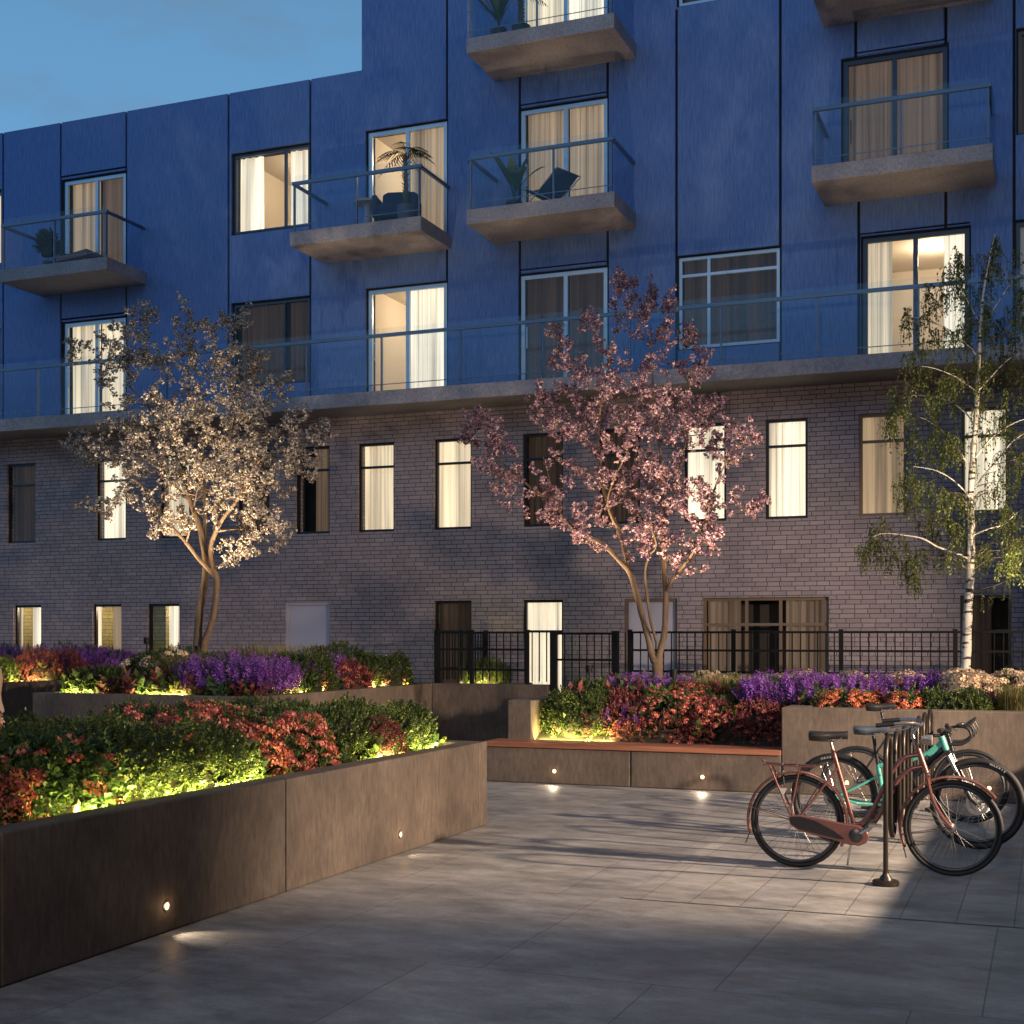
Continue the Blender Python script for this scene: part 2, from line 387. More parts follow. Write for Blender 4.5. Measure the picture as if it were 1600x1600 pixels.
SEED = [0]
def window(x0, x1, z0, z1, fr='black', mull=(), trans=None, cur=(), room=None, fw=.05, name='window', lab=None, back=.07, handle=False, power=22, shallow=False):
    SEED[0] += 1
    y = FY+back; b = MB(); d = .06
    b.box(x0, x0+fw, y, y+d, z0, z1); b.box(x1-fw, x1, y, y+d, z0, z1)
    b.box(x0+fw, x1-fw, y, y+d, z1-fw, z1); b.box(x0+fw, x1-fw, y, y+d, z0, z0+fw)
    ms = [x0+fw]+[x0+(x1-x0)*q for q in mull]+[x1-fw]
    zt = z0+(z1-z0)*trans if trans else None
    for q in ms[1:-1]: b.box(q-fw*.5, q+fw*.5, y+.002, y+d-.002, z0+fw, z1-fw)
    if zt:
        for i in range(len(ms)-1):
            b.box(ms[i]+(fw*.5 if i else 0), ms[i+1]-(fw*.5 if i < len(ms)-2 else 0), y+.004, y+d-.004, zt-fw*.45, zt+fw*.45)
    w = b.build(name, M[fr], bld)
    if lab: w['label'] = lab
    p = MB(); p.quad((x0+fw, y+.03, z0+fw), (x1-fw, y+.03, z0+fw), (x1-fw, y+.03, z1-fw), (x0+fw, y+.03, z1-fw)); p.build('pane', M['glass'], w)
    if handle:
        hx = x0+fw+.05; hb = MB(); hb.tube([(hx, y-.03, z0+.75), (hx, y-.03, z0+1.15)], .012, 6)
        for hz in (.8, 1.1): hb.tube([(hx, y-.03, z0+hz), (hx, y+.01, z0+hz)], .008, 6)
        hb.build('handle', M[fr], w)
    for (u0, u1, cm) in cur:
        curtain(w, x0+(x1-x0)*u0, x0+(x1-x0)*u1, y+(.13 if room == 'roombrick' else .17), z0+.02, z1-.02, M[cm], seed=SEED[0])
    # the room behind
    dp = .5 if room is None else (1.1 if shallow else 3.2); e = .35 if room is None else 1.0
    ya, yb = y+d+.005, y+dp; X0, X1, Z0, Z1 = x0-(.02 if room is None else e*.25), x1+(.02 if room is None else e), z0-.02, z1+(.02 if room is None else .22)
    r = MB(); r.quad((X0, yb, Z0), (X1, yb, Z0), (X1, yb, Z1), (X0, yb, Z1)); r.quad((X0, ya, Z0), (X0, yb, Z0), (X0, yb, Z1), (X0, ya, Z1))
    r.quad((X1, ya, Z0), (X1, ya, Z1), (X1, yb, Z1), (X1, yb, Z0)); r.quad((X0, ya, Z0), (X1, ya, Z0), (X1, yb, Z0), (X0, yb, Z0)); r.quad((X0, ya, Z1), (X0, yb, Z1), (X1, yb, Z1), (X1, ya, Z1))
    if room is not None:   # inner face of the front wall round the opening
        for (a0, a1, c0, c1) in ((X0, x0, Z0, Z1), (x1, X1, Z0, Z1), (x0, x1, z1, Z1)): r.quad((a0, ya, c0), (a1, ya, c0), (a1, ya, c1), (a0, ya, c1))
    r.build('room', M['darkroom'] if room is None else M[room], w)
    if room is not None:
        lp = MB(); cx, cy = (x0+x1)/2+.2, (ya+yb)/2
        lp.lathe([(.001, 0), (.14, 0), (.16, .05), (.16, .06)], (cx, cy, Z1-.07), n=16); lp.build('ceiling_lamp', M['lamp'], w)
        point((cx, cy, Z1-.25), power, (1, .80, .55), .12, w)
    return w

WU = []   # openings in the stucco
WB = []   # openings in the brick
def wu(*a, **k): WU.append(a[:4]); return window(*a, **k)
def wb(*a, **k): WB.append(a[:4]); return window(*a, **k)
# level 2, tall brick-wall windows
t2 = .73
row2 = [(-26.6, -25.85, 'cu_lit', 'black'), (-24.3, -23.5, None, 'black'), (-20.86, -20.08, 'cu_dark', 'black'), (-18.5, -17.75, 'cu_bright', 'black'), (-16.89, -16.19, 'cu_lit', 'black'),
        (-15.05, -14.3, 'cu_dark', 'black'), (-13.72, -12.95, 'cu_dark2', 'black'), (-12.34, -11.56, 'cu_lit', 'black'), (-10.73, -9.96, 'cu_lit', 'black'),
        (-8.94, -8.16, 'cu_dark', 'black'), (-7.49, -6.72, 'cu_dark', 'black'), (-5.93, -5.18, 'cu_bright', 'black'), (-4.51, -3.79, 'cu_bright', 'black'),
        (-2.95, -2.19, 'cu_warm', 'doorframe'), (-1.33, -.61, 'cu_bright', 'black'), (1.2, 2.0, 'cu_lit', 'black'), (3.4, 4.2, 'cu_dark', 'black')]
for (a, b_, c, fr) in row2:
    cur = [] if c is None else ([(.42, .98, 'cu_dim')] if c == 'cu_dark2' else [(.02, .98, c)])
    wb(a, b_, 3.73, 5.43, fr=fr, trans=t2, cur=cur)
# level 1
for (a, b_) in ((-20.67, -19.93), (-18.59, -17.85), (-17.21, -16.42)):
    wb(a, b_, .6, 2.4, cur=[(-.14, .13, 'cu_lit'), (.50, .86, 'cu_bright' if a > -18 or a < -20 else 'cu_warm')], room='roombrick', power=45, shallow=True)
wb(-10.73, -9.96, .1, 2.4, trans=.75, cur=[(.03, .97, 'cu_dark')], name='glazed_door')
wb(-8.94, -8.16, .1, 2.4, trans=.75, cur=[(.02, .98, 'cu_bright')], name='glazed_door')
wb(-5.6, -3.44, .1, 2.4, fr='doorframe', mull=(.29, .35, .62), trans=.80, cur=[(.02, .27, 'cu_dim'), (.65, .98, 'cu_dim')], name='glazed_door')
wb(-1.35, -.57, .1, 2.4, fr='black', trans=.75, cur=[(.05, .6, 'cu_dark')], name='glazed_door')
wb(2.2, 3.0, .1, 2.4, trans=.75, cur=[(.02, .98, 'cu_warm')], name='glazed_door')
def solid_door(x0, x1, z0, z1, fm, dm, lab):
    WB.append((x0, x1, z0, z1)); y = FY+.03; b = MB(); w = .055
    b.box(x0, x0+w, y, y+.08, z0, z1); b.box(x1-w, x1, y, y+.08, z0, z1); b.box(x0+w, x1-w, y, y+.08, z1-w, z1)
    f = b.build('door', fm, bld); f['label'] = lab
    q = MB(); q.box(x0+w+.004, x1-w-.004, y+.03, y+.07, z0, z1-w-.004)
    q.build('door_leaf', dm, f, .004)
    h = MB(); h.tube([(x0+.15, y+.005, 1.05), (x0+.27, y+.005, 1.05)], .012, 6); h.tube([(x0+.15, y+.03, 1.05), (x0+.15, y+.005, 1.05)], .012, 6); h.build('handle', M['rail'], f)
solid_door(-13.95, -12.95, .1, 2.4, M['door'], M['door'], 'plain pale lilac grey door in the brick wall')
solid_door(-7.01, -6.05, .1, 2.4, M['doorframe'], M['door'], 'pale door with a brown frame behind the pink tree')

# level 3
z3, z3t = 6.24, 8.35
wu(-22.7, -21.05, 6.75, 8.35, fr='dkframe', mull=(.6,), cur=[(.02, .98, 'cu_dark')])
wu(-19.36, -17.78, z3, 8.34, fr='alu', mull=(.52,), fw=.075, cur=[(.04, .5, 'cu_lit'), (.53, .97, 'cu_lit')], name='balcony_door', handle=True)
wu(-15.16, -13.42, 6.72, 8.35, fr='dkframe', mull=(.66,), cur=[(.04, .6, 'cu_dark'), (.7, .97, 'cu_dark')])
wu(-12.14, -10.48, z3, 8.36, fr='alu', mull=(.5,), fw=.075, cur=[(.5, .97, 'cu_bright')], room='room', name='balcony_door', handle=True, power=70)
wu(-9.0, -7.34, z3, 8.33, fr='alu', mull=(.52,), fw=.075, cur=[(.04, .5, 'cu_dark'), (.53, .97, 'cu_dark')], name='balcony_door', handle=True)
wu(-6.03, -4.27, 6.75, 8.35, fr='alu', mull=(.3,), trans=.80, fw=.055, cur=[(.03, .97, 'cu_dark')])
wu(-2.89, -1.21, z3, 8.35, fr='dkframe', mull=(.5,), fw=.075, cur=[(.04, .27, 'cu_lit'), (.76, .97, 'cu_bright')], room='room', name='balcony_door', power=60)
wu(-.5, 1.1, z3, 8.35, fr='dkframe', mull=(.5,), fw=.06, cur=[(.04, .97, 'cu_lit')])
# level 4
wu(-22.7, -21.02, 9.76, 11.35, fr='dkframe', mull=(.6,), cur=[(.02, .98, 'cu_lit')])
wu(-19.36, -17.78, 9.2, 11.34, fr='alu', mull=(.52,), fw=.075, cur=[(.04, .5, 'cu_warm'), (.53, .97, 'cu_dim')], name='balcony_door', handle=True)
wu(-15.16, -13.42, 9.76, 11.34, fr='dkframe', mull=(.68,), cur=[(.03, .33, 'cu_bright'), (.70, .97, 'cu_bright')], room='room', power=45)
wu(-12.14, -10.48, 9.2, 11.38, fr='alu', mull=(.5,), fw=.075, cur=[(.5, .97, 'cu_warm')], room='room', name='balcony_door', handle=True, power=70)
wu(-9.0, -7.34, 9.2, 11.35, fr='alu', mull=(.52,), fw=.075, cur=[(.04, .5, 'cu_warm'), (.53, .97, 'cu_warm')], name='balcony_door', handle=True)
wu(-3.21, -1.55, 9.2, 11.35, fr='dkframe', mull=(.5,), fw=.075, cur=[(.04, .97, 'cu_dim')], name='balcony_door', handle=True)
wu(-.47, 1.1, 9.76, 11.4, fr='doorframe', mull=(.5,), cur=[(.03, .97, 'cu_dark')])
# level 5
wu(-9.0, -7.34, 12.2, 14.35, fr='alu', mull=(.52,), fw=.075, cur=[(.04, .5, 'cu_lit'), (.53, .97, 'cu_bright')], name='balcony_door', handle=True)
wu(-6.03, -4.27, 12.75, 14.35, fr='alu', mull=(.3,), fw=.055, cur=[(.03, .97, 'cu_dark')])
wu(-3.21, -1.55, 12.2, 14.35, fr='dkframe', mull=(.5,), fw=.075, cur=[(.04, .97, 'cu_dim')], name='balcony_door', handle=True)

XL, XR, ZC = -33., 10., 5.95
wall('brick_wall', XL, XR, -.02, ZC, FY, .3, WB, M['brick'], bld)
sm = .024
seams = [(x-sm, x+sm, 5.9, 20) for x in (-20.95, -17.73, -15.25, -13.38, -10.46, -7.32, -4.25)]
seams += [(-9.0-sm, -9.0+sm, 5.9, 20), (-6.06-sm, -6.06+sm, 6, 12.7), (-.53-sm, -.53+sm, 5.9, 20), (-19.41-sm, -19.41+sm, 5.9, 20), (-2.95-sm, -2.95+sm, 5.9, 9.2), (-3.0-sm, -3.0+sm, 11.35, 20), (-1.57-sm, -1.57+sm, 8.35, 20), (-24.2, -24.17, 5.9, 20), (-28, -27.97, 5.9, 20)]
seams += [(-19.41, -17.73, z-.01, z+.03) for z in (8.41, 11.42)]+[(-9.0, -7.32, z, z+.03) for z in (8.41, 11.42)]+[(-3.0, -1.57, 11.42, 11.45), (-2.95, -1.2, 8.40, 8.43)]
def rim(h, q=.03): return (h[0]-q, h[1]+q, h[2]-q, h[3]+q)
holes = seams+[rim(h) for h in WU]
wall('stucco_wall', XL, -12.25, 6.21, 12.58, FY, .05, holes, M['stucco'], bld)
wall('stucco_wall', -12.25, XR, 6.21, 17.0, FY, .05, holes, M['stucco'], bld)
wall('wall_backing', XL, -12.25, 6.21, 12.5, FY+.05, .3, [h for h in WU], M['seam'], bld)
wall('wall_backing', -12.25, XR, 6.21, 16.9, FY+.05, .3, [h for h in WU], M['seam'], bld)
b = MB(); b.box(XL, -12.25, FY+.06, FY+.35, 12.5, 12.585); b.box(-12.25, XR, FY+.06, FY+.35, 16.9, 17.0); b.build('parapet_cap', M['stucco'], bld)
b = MB(); b.box(XL, -12.27, 26.6, 36, -.02, 12.3); b.box(-12.25, XR, 26.6, 36, -.02, 16.8)
b.quad((-12.25, FY+.05, 12.5), (-12.25, 26.6, 12.5), (-12.25, 26.6, 16.95), (-12.25, FY+.05, 16.95)); b.quad((XL, 23.36, 12.4), (-12.25, 23.36, 12.4), (-12.25, 26.7, 12.4), (XL, 26.7, 12.4))
b.quad((-12.25, 23.36, 16.85), (XR, 23.36, 16.85), (XR, 26.7, 16.85), (-12.25, 26.7, 16.85)); b.quad((XL, FY+.06, 0), (XL, 26.6, 0), (XL, 26.6, 12.4), (XL, FY+.06, 12.4)); b.quad((XR, FY+.06, 0), (XR, FY+.06, 16.8), (XR, 26.6, 16.8), (XR, 26.6, 0))
b.build('building_body', M['stucco'], bld)

# balconies
def balcony(x0, x1, zb, yf, posts, label, front_only=False, h=.92, th=.26):
    b = MB(); b.box(x0, x1, yf, FY-.002, zb, zb+th)
    s = b.build('balcony', M['slab'], bld, .012); s['label'] = label
    zt = zb+th; r = MB(); r.box(x0+.02, x1-.02, yf+.03, yf+.09, zt+h-.05, zt+h+.012)
    if not front_only:
        r.box(x0+.02, x0+.08, yf+.092, FY-.01, zt+h-.05, zt+h); r.box(x1-.08, x1-.02, yf+.092, FY-.01, zt+h-.05, zt+h)
    r.build('handrail', M['rail'], s, .006)
    for px in posts:
        q = MB(); q.box(px-.014, px+.014, yf+.05, yf+.10, zt+.001, zt+h-.051); q.build('post', M['rail'], s)
    xs = [x0+.03]+list(posts)+[x1-.03]
    xs = sorted(set(round(v, 3) for v in xs))
    for i in range(len(xs)-1):
        if xs[i+1]-xs[i] < .2: continue
        q = MB(); q.box(xs[i]+.012, xs[i+1]-.012, yf+.012, yf+.024, zt-.02+.03, zt+h+.10); q.build('glass_panel', M['bglass'], s)
    q = MB(); q.box(x0+.03, x1-.03, yf+.008, yf+.0115, zt+.10, zt+.115); q.build('glass_clamp', M['rail'], s)
    if not front_only:
        for xa in (x0+.008, x1-.02):
            q = MB(); q.box(xa, xa+.012, yf+.03, FY-.12, zt+.02, zt+h+.02); q.build('glass_panel', M['bglass'], s)
    return s
Yb = 21.7
balcony(-19.92, -17.23, 8.95, Yb+.05, (-19.86, -18.57, -17.3), 'balcony with a small green plant and a low brown lounger')
balcony(-13.06, -10.37, 8.95, Yb, (-13.0, -11.7, -10.44), 'balcony with a palm, armchair and round table')
balcony(-9.5, -6.79, 8.95, Yb, (-9.44, -7.9, -6.86), 'balcony with a sling chair and a banana plant')
balcony(-3.52, -.80, 8.95, Yb, (-3.46, -2.15, -.87), 'empty balcony on the right of the facade')
balcony(-9.5, -6.79, 11.95, Yb, (-9.44, -8.2, -6.86), 'topmost balcony with two potted plants')
balcony(-3.53, -.80, 11.95, Yb, (-3.46, -2.15, -.87), 'upper right balcony seen only from below')
balcony(XL, XR, 5.95, 21.97, [-12.9+1.57*k for k in range(-12, 15)], 'continuous concrete walkway balcony above the brick wall', True, 1.03, .26)

# ------------------------------------------------------------------ planters and walls
def lwall(name, segs, m, parent, bev=.012, label=None):
    b = MB()
    for s in segs: b.box(*s)
    o = b.build(name, m, parent, bev)
    if label: o['label'] = label
    return o
def planter(label, x0, x1, y0, y1, h, w, front=(), side=(), soil=.09, loc=None, side_x='right', skip=()):
    """hollow concrete planter; front / side list the joints between the panels"""
    t = thing('planter', label, 'planter', ((x0+x1)/2, (y0+y1)/2, 0)); inv = Matrix.Translation(-Vector(t.location)); g_ = .006
    def par(o): o.matrix_parent_inverse = inv; return o
    S = []
    if 'front' not in skip:
        xs = [x0]+list(front)+[x1]
        for i in range(len(xs)-1): S.append((xs[i]+(g_ if i else 0), xs[i+1]-(g_ if i < len(xs)-2 else 0), y0, y0+w, 0, h))
    ya = y0+w+.001 if 'front' not in skip else y0
    ys = [ya]+list(side)+[y1-w-.001]
    for i in range(len(ys)-1):
        seg = (ys[i]+(g_ if i else 0), ys[i+1]-(g_ if i < len(ys)-2 else 0))
        if 'right' not in skip: S.append((x1-w, x1, *seg, 0, h))
        if 'left' not in skip: S.append((x0, x0+w, *seg, 0, h))
    if 'back' not in skip: S.append((x0, x1, y1-w, y1, 0, h))
    for s in S: par(lwall('wall_panel', [s], M['planter'], t))
    b = MB(); b.quad((x0+w*.5, y0+w*.5, h-soil), (x1-w*.5, y0+w*.5, h-soil), (x1-w*.5, y1-w*.5, h-soil), (x0+w*.5, y1-w*.5, h-soil)); par(b.build('soil', M['soil'], t))
    b = MB()
    if 'front' not in skip: b.box(x0+.02, x1-.02, y0+.03, y0+w-.03, 0, h-.04)
    b.box(x1-w+.03, x1-.03, y0+w, y1-w, 0, h-.04); par(b.build('joint_filler', M['seam'], t))
    return t
pA = planter('long brown concrete planter with two wall lamps, front left', -8.2, -4.84, -3, 11.55, .77, .2, side=(-1.1, 1.9, 5.3, 8.0), soil=.10)
pC = planter('raised brown planter with the white blossom tree', -13.15, -9.55, 15., 20.4, .955, .2, front=(-11.5,), side=(17.4,))
pB = planter('far left planter behind the walkway with purple flowers', -21.5, -16.35, 13.2, 22.2, .955, .2, side=(16.8,))
# right planter: bench in front on the left, high wall on the right
pD = thing('planter', 'right hand planter with the pink tree and the birch', 'planter', (-2, 17.7, 0)); invD = Matrix.Translation((2, -17.7, 0))
for s in ((-2.76, .55, 15., 15.25, 0, .955), (.562, 3.9, 15., 15.25, 0, .955), (3.912, 7, 15., 15.25, 0, .955), (-6.21, -5.9, 15.46, 20.2, 0, .955), (-5.899, -2.95, 15.46, 15.6, 0, .44), (-2.76, -2.5, 15.251, 15.6, 0, .954), (-6.2, 7, 20.2, 20.4, 0, .955)):
    o = lwall('wall_panel', [s], M['planter'], pD); o.matrix_parent_inverse = invD
b = MB(); nx, ny = 28, 12; vs = []
for j in range(ny+1):
    for i in range(nx+1):
        x = -5.95+(12.9)*i/nx; y = 15.5+(4.75)*j/ny
        k = min(1, max(0, (y-15.5)/.9)); zz = .87 if x > -2.7 else .42+.45*k*k*(3-2*k)
        vs.append((x, y, zz+.03*math.sin(x*3.1)*math.sin(y*2.3)*(0 if j < 1 else 1)))
b.add(vs, [(j*(nx+1)+i, j*(nx+1)+i+1, (j+1)*(nx+1)+i+1, (j+1)*(nx+1)+i) for j in range(ny) for i in range(nx)], True)
o = b.build('soil', M['soil'], pD); o.matrix_parent_inverse = invD
# off to the right a planter of the same height runs towards the viewer
pE = planter('brown planter running along the right edge of the plaza', .9, 2.2, 2, 14.98, .955, .2, side=(6.2, 10.4))
# bench
bn = thing('bench', 'low concrete bench with a red wood seat in front of the flowers', 'bench', (-4.5, 15.2, 0)); invb = Matrix.Translation((4.5, -15.2, 0))
for (a, c) in ((-6.3, -4.505), (-4.493, -2.765)):
    o = lwall('bench_base', [(a, c, 15., 15.455, 0, .42)], M['planter'], bn); o.matrix_parent_inverse = invb
o = lwall('joint_filler', [(-6.2, -2.9, 15.03, 15.43, 0, .40)], M['seam'], bn, 0); o.matrix_parent_inverse = invb
for k in range(3):
    o = lwall('seat_board', [(-6.33, -2.765, 14.975+.162*k, 14.975+.156+.162*k, .421, .48)], M['wood'], bn, .004); o.matrix_parent_inverse = invb
# wall between the left planter and the gate
rw = lwall('retaining_wall', [(-9.548, -7.5, 20.4, 20.65, 0, .955)], M['planter'], None)
tag(rw, 'dark concrete wall under the black fence left of the gate', 'wall')
sp_ = thing('planter', 'narrow concrete planter glowing behind the fence left of the lit door', 'planter', (-9.2, 22.2, 0)); inv_ = Matrix.Translation((9.2, -22.2, 0))
o = lwall('wall_panel', [(-9.9, -8.7, 21.5, 21.7, 0, .9), (-8.9, -8.7, 21.701, 22.9, 0, .9)], M['planter'], sp_); o.matrix_parent_inverse = inv_
b = MB(); b.quad((-9.9, 21.6, .84), (-8.8, 21.6, .84), (-8.8, 22.95, .84), (-9.9, 22.95, .84)); o = b.build('soil', M['soil'], sp_); o.matrix_parent_inverse = inv_

# ------------------------------------------------------------------ fences
def fence(label, p0, p1, z0, z1, posts, rails, bar=.125, pw=.06, name='metal_fence', cat='fence', foot=0.):
    p0 = Vector((*p0, 0)); p1 = Vector((*p1, 0)); L = (p1-p0).length; d = (p1-p0)/L; ang = math.atan2(d.y, d.x)
    t = thing(name, label, cat, (p0.x, p0.y, 0), ang)
    for u in posts:
        b = MB(); b.box(u-pw/2, u+pw/2, -pw/2, pw/2, foot, z1+.03); b.box(u-pw/2-.006, u+pw/2+.006, -pw/2-.006, pw/2+.006, z1+.031, z1+.045); b.build('post', M['steel'], t)
    pr = sorted(posts)
    for z in rails:
        b = MB()
        for i in range(len(pr)-1): b.box(pr[i]+pw/2, pr[i+1]-pw/2, -.02, .02, z-.017, z+.017)
        b.build('rail', M['steel'], t)
    b = MB(); n = int(L/bar)
    for i in range(n+1):
        u = (i+.5)*bar
        if u > L-.03 or any(abs(u-q) < pw*.7 for q in posts): continue
        b.box(u-.008, u+.008, -.008, .008, z0, z1)
    b.build('bars', M['steel'], t); return t
ztf, zm1, zm2 = 1.80, 1.52, 1.19
fence('black metal fence on the dark wall left of the gate', (-9.5, 20.52), (-7.52, 20.52), 1.0, ztf, (0.03, .62, 1.6), (ztf, zm1, zm2), foot=.955)
fence('black metal fence running back to the facade beside the dark glazed door', (-9.62, 20.7), (-9.62, 22.9), 1.0, ztf, (0.03, 1.1, 2.17), (ztf, zm1, zm2), foot=.0)
gt = fence('black metal gate between the two fences', (-7.44, 20.52), (-6.40, 20.52), .12, ztf-.02, (0.0, 1.04), (ztf-.02, 1.36, .16), pw=.10, name='metal_gate', cat='gate')
fence('long black metal fence behind the right hand flower bed', (-6.3, 20.52), (7.0, 20.52), .98, ztf, (.14,)+tuple(1.79+1.62*k for k in range(7)), (ztf, zm1, zm2), foot=.0)

# ------------------------------------------------------------------ recessed wall lamps
def wall_lamp(loc, normal, label):
    t = thing('wall_lamp', label, 'wall lamp', loc, math.atan2(normal[1], normal[0]), 'recessed lamps in the planter walls')
    b = MB(); b.lathe([(.034, .0), (.034, .006), (.022, .008), (.022, .003)], (0, 0, 0), 'x', 20); b.build('bezel', M['rail'], t)
    b = MB(); b.lathe([(.022, .003), (.015, .0065), (.0005, .0075)], (0, 0, 0), 'x', 20); b.build('lens', M['lens'], t)
    hd = bpy.data.lights.new('halo_light', 'POINT'); hd.energy = .22; hd.color = (1, .60, .28); hd.shadow_soft_size = .02; ho = bpy.data.objects.new('halo_light', hd); link(ho, t); ho.location = (.05, 0, 0)
    L = Vector(loc)+Vector(normal)*.03; tg = L+Vector(normal)*.22+Vector((0, 0, -.16))
    d = bpy.data.lights.new('lamp_light', 'SPOT'); d.energy = 5.5; d.color = (1, .80, .56); d.spot_size = R(75); d.spot_blend = .8; d.shadow_soft_size = .012
    o = bpy.data.objects.new('lamp_light', d); link(o, t); o.location = (.02, 0, 0); o.rotation_euler = (0, R(54), 0)   # points out and down
    o.rotation_euler = Vector((.22, 0, -.16)).to_track_quat('-Z', 'Y').to_euler()
    return t
wall_lamp((-4.84, 9.74, .155), (1, 0, 0), 'small round lamp in the front left planter, nearer its far end')
wall_lamp((-4.84, 6.65, .155), (1, 0, 0), 'small round lamp in the front left planter, nearest the viewer')
wall_lamp((-5.43, 15., .15), (0, -1, 0), 'small round lamp in the bench front, left of its joint')
wall_lamp((-3.65, 15., .15), (0, -1, 0), 'small round lamp in the bench front, right of its joint')
wall_lamp((-2.05, 15., .15), (0, -1, 0), 'small round lamp in the high wall behind the mint bicycle frame')
wall_lamp((-.59, 15., .15), (0, -1, 0), 'small round lamp in the high wall behind the front wheels')

# ------------------------------------------------------------------ LED strips along the planting
def led(p0, p1, aim, power, label):
    p0 = Vector(p0); p1 = Vector(p1); L = (p1-p0).length; c = (p0+p1)/2; ang = math.atan2((p1-p0).y, (p1-p0).x)
    t = thing('light_strip', label, 'light strip', c, ang, 'light strips along the planter rims')
    b = MB(); b.box(-L/2, L/2, -.012, .012, -.035, -.012); b.build('housing', M['steel'], t)
    b = MB(); b.box(-L/2+.01, L/2-.01, -.008, .008, -.011, -.006); b.build('diffuser', M['led'], t)
    d = bpy.data.lights.new('strip_light', 'AREA'); d.shape = 'RECTANGLE'; d.size = L; d.size_y = .03; d.energy = power*L; d.color = (1, .84, .26)
    o = bpy.data.objects.new('strip_light', d); link(o); o.location = c+Vector((0, 0, .004))
    zax = -Vector(aim).normalized(); xax = (p1-p0).normalized(); zax = (zax-xax*zax.dot(xax)).normalized(); yax = zax.cross(xax)
    o.rotation_euler = Matrix((xax, yax, zax)).transposed().to_euler()
    o.parent = t; o.matrix_parent_inverse = (Matrix.Translation(c) @ Matrix.Rotation(ang, 4, 'Z')).inverted()
    return t
W_ = 30
led((-5.07, 6.05, .745), (-5.07, 8.2, .745), (-1, 0, .6), W_*1.25, 'glowing strip under the long green hedge, front left planter')
led((-5.07, 9.7, .745), (-5.07, 11.2, .745), (-1, 0, .6), W_*1.25*.9, 'glowing strip under the shrubs at the far end of the front left planter')
led((-12.9, 15.23, .93), (-12.3, 15.23, .93), (0, 1, .8), W_*1.2, 'glowing strip at the left corner of the white tree planter')
led((-11.6, 15.23, .93), (-10.8, 15.23, .93), (0, 1, .8), W_*1.2, 'glowing strip below the tan grass of the white tree planter')
led((-9.78, 16.2, .93), (-9.78, 17.3, .93), (-1, 0, .8), W_, 'glowing strip along the side of the white tree planter')
led((-9.78, 18.6, .93), (-9.78, 20.1, .93), (-1, 0, .8), W_, 'glowing strip beside the fence end, white tree planter')
led((-16.6, 17.2, .93), (-16.6, 19.4, .93), (-1, 0, .8), W_*1.1, 'glowing strip in the far left planter')
led((-5.85, 15.56, .47), (-4.9, 15.56, .47), (0, 1, .9), W_*1.6, 'glowing strip behind the left end of the bench')
led((-9.7, 21.75, .88), (-8.95, 21.75, .88), (0, 1, .8), W_, 'glowing strip behind the black fence beside the lit door')

# ------------------------------------------------------------------ planting
def leaf_t(l=1., w=.42, fold=.18): return np.array([(0, 0, 0), (w*.5, fold*l, l*.45), (0, .06*l, l), (-w*.5, fold*l, l*.45)]), np.array([(0, 1, 2, 3)])
def sprig_t(n=9, L=1., leaf=.38, w=.5, spread=1.0, up=.35):
    rs = np.random.default_rng(n*7+int(leaf*100)); lv, lf = leaf_t(leaf, leaf*w); out = []
    for i in range(n):
        a = i*2.4+rs.random()*.5; h = L*(.15+.85*i/(n-1)); tilt = spread*(1.15-up*i/(n-1))+rs.normal()*.15
        if i == n-1: tilt = .2
        d = np.array([[math.cos(a)*math.sin(tilt), math.sin(a)*math.sin(tilt), math.cos(tilt)]])
        z = d/np.linalg.norm(d); side = np.cross(z, [[0, 0, 1]]); side /= np.linalg.norm(side)+1e-9; nrm = np.cross(side, z)
        Mx = np.stack([side, nrm, z], axis=2); v, f = scatter(lv, lf, np.array([[0, 0, h]]), Mx, np.array([1.-.25*i/n])); out.append((v, f))
    return merge(out)
def spike_t(n=34, L=1., r=.085, s=.15):
    rs = np.random.default_rng(3); out = []
    for i in range(n):
        u = i/(n-1); a = i*2.4+rs.random(); h = L*(.22+.78*u); rr = r*(1-.75*u)+.01
        c = np.array([math.cos(a)*rr, math.sin(a)*rr, h]); t_ = np.array([math.cos(a), math.sin(a), .7]); q = s*(1-.55*u)
        t_ /= np.linalg.norm(t_); sd = np.array([-math.sin(a), math.cos(a), 0.])*q*.45
        out.append((np.array([c-sd*.6, c+t_*q*.5-sd, c+t_*q, c+t_*q*.5+sd]), np.array([(0, 1, 2, 3)])))
    out.append((np.array([(-.012, 0, 0), (.012, 0, 0), (.006, 0, L*.95), (-.006, 0, L*.95)]), np.array([(0, 1, 2, 3)])))
    return merge(out)
def head_t(n=30, r=1., dome=.75, s=.42):
    """round flower head of small petals"""
    rs = np.random.default_rng(n); out = []
    for i in range(n):
        u = (i+.5)/n; z = 1-u*1.05; a = i*2.39996; q = math.sqrt(max(0, 1-z*z))
        d = np.array([math.cos(a)*q, math.sin(a)*q, z*dome+.05]); nr = d/np.linalg.norm(d)+rs.normal(size=3)*.28; nr /= np.linalg.norm(nr)
        x = np.cross(nr, rs.normal(size=3)); x /= np.linalg.norm(x); y = np.cross(nr, x); k = s*(.8+.4*rs.random())*.5; c = d*r
        out.append((np.array([c+x*k, c+y*k+nr*k*.3, c-x*k, c-y*k+nr*k*.3]), np.array([(0, 1, 2, 3)])))
    return merge(out)
def flower_t(n=5, s=1.):
    out = []
    for i in range(n):
        a = 2*PI*i/n; c, sn = math.cos(a), math.sin(a); w = .42
        out.append((np.array([(0, 0, 0), (c*.55-sn*w, sn*.55+c*w, .22), (c, sn, .30), (c*.55+sn*w, sn*.55-c*w, .22)])*s, np.array([(0, 1, 2, 3)])))
    return merge(out)
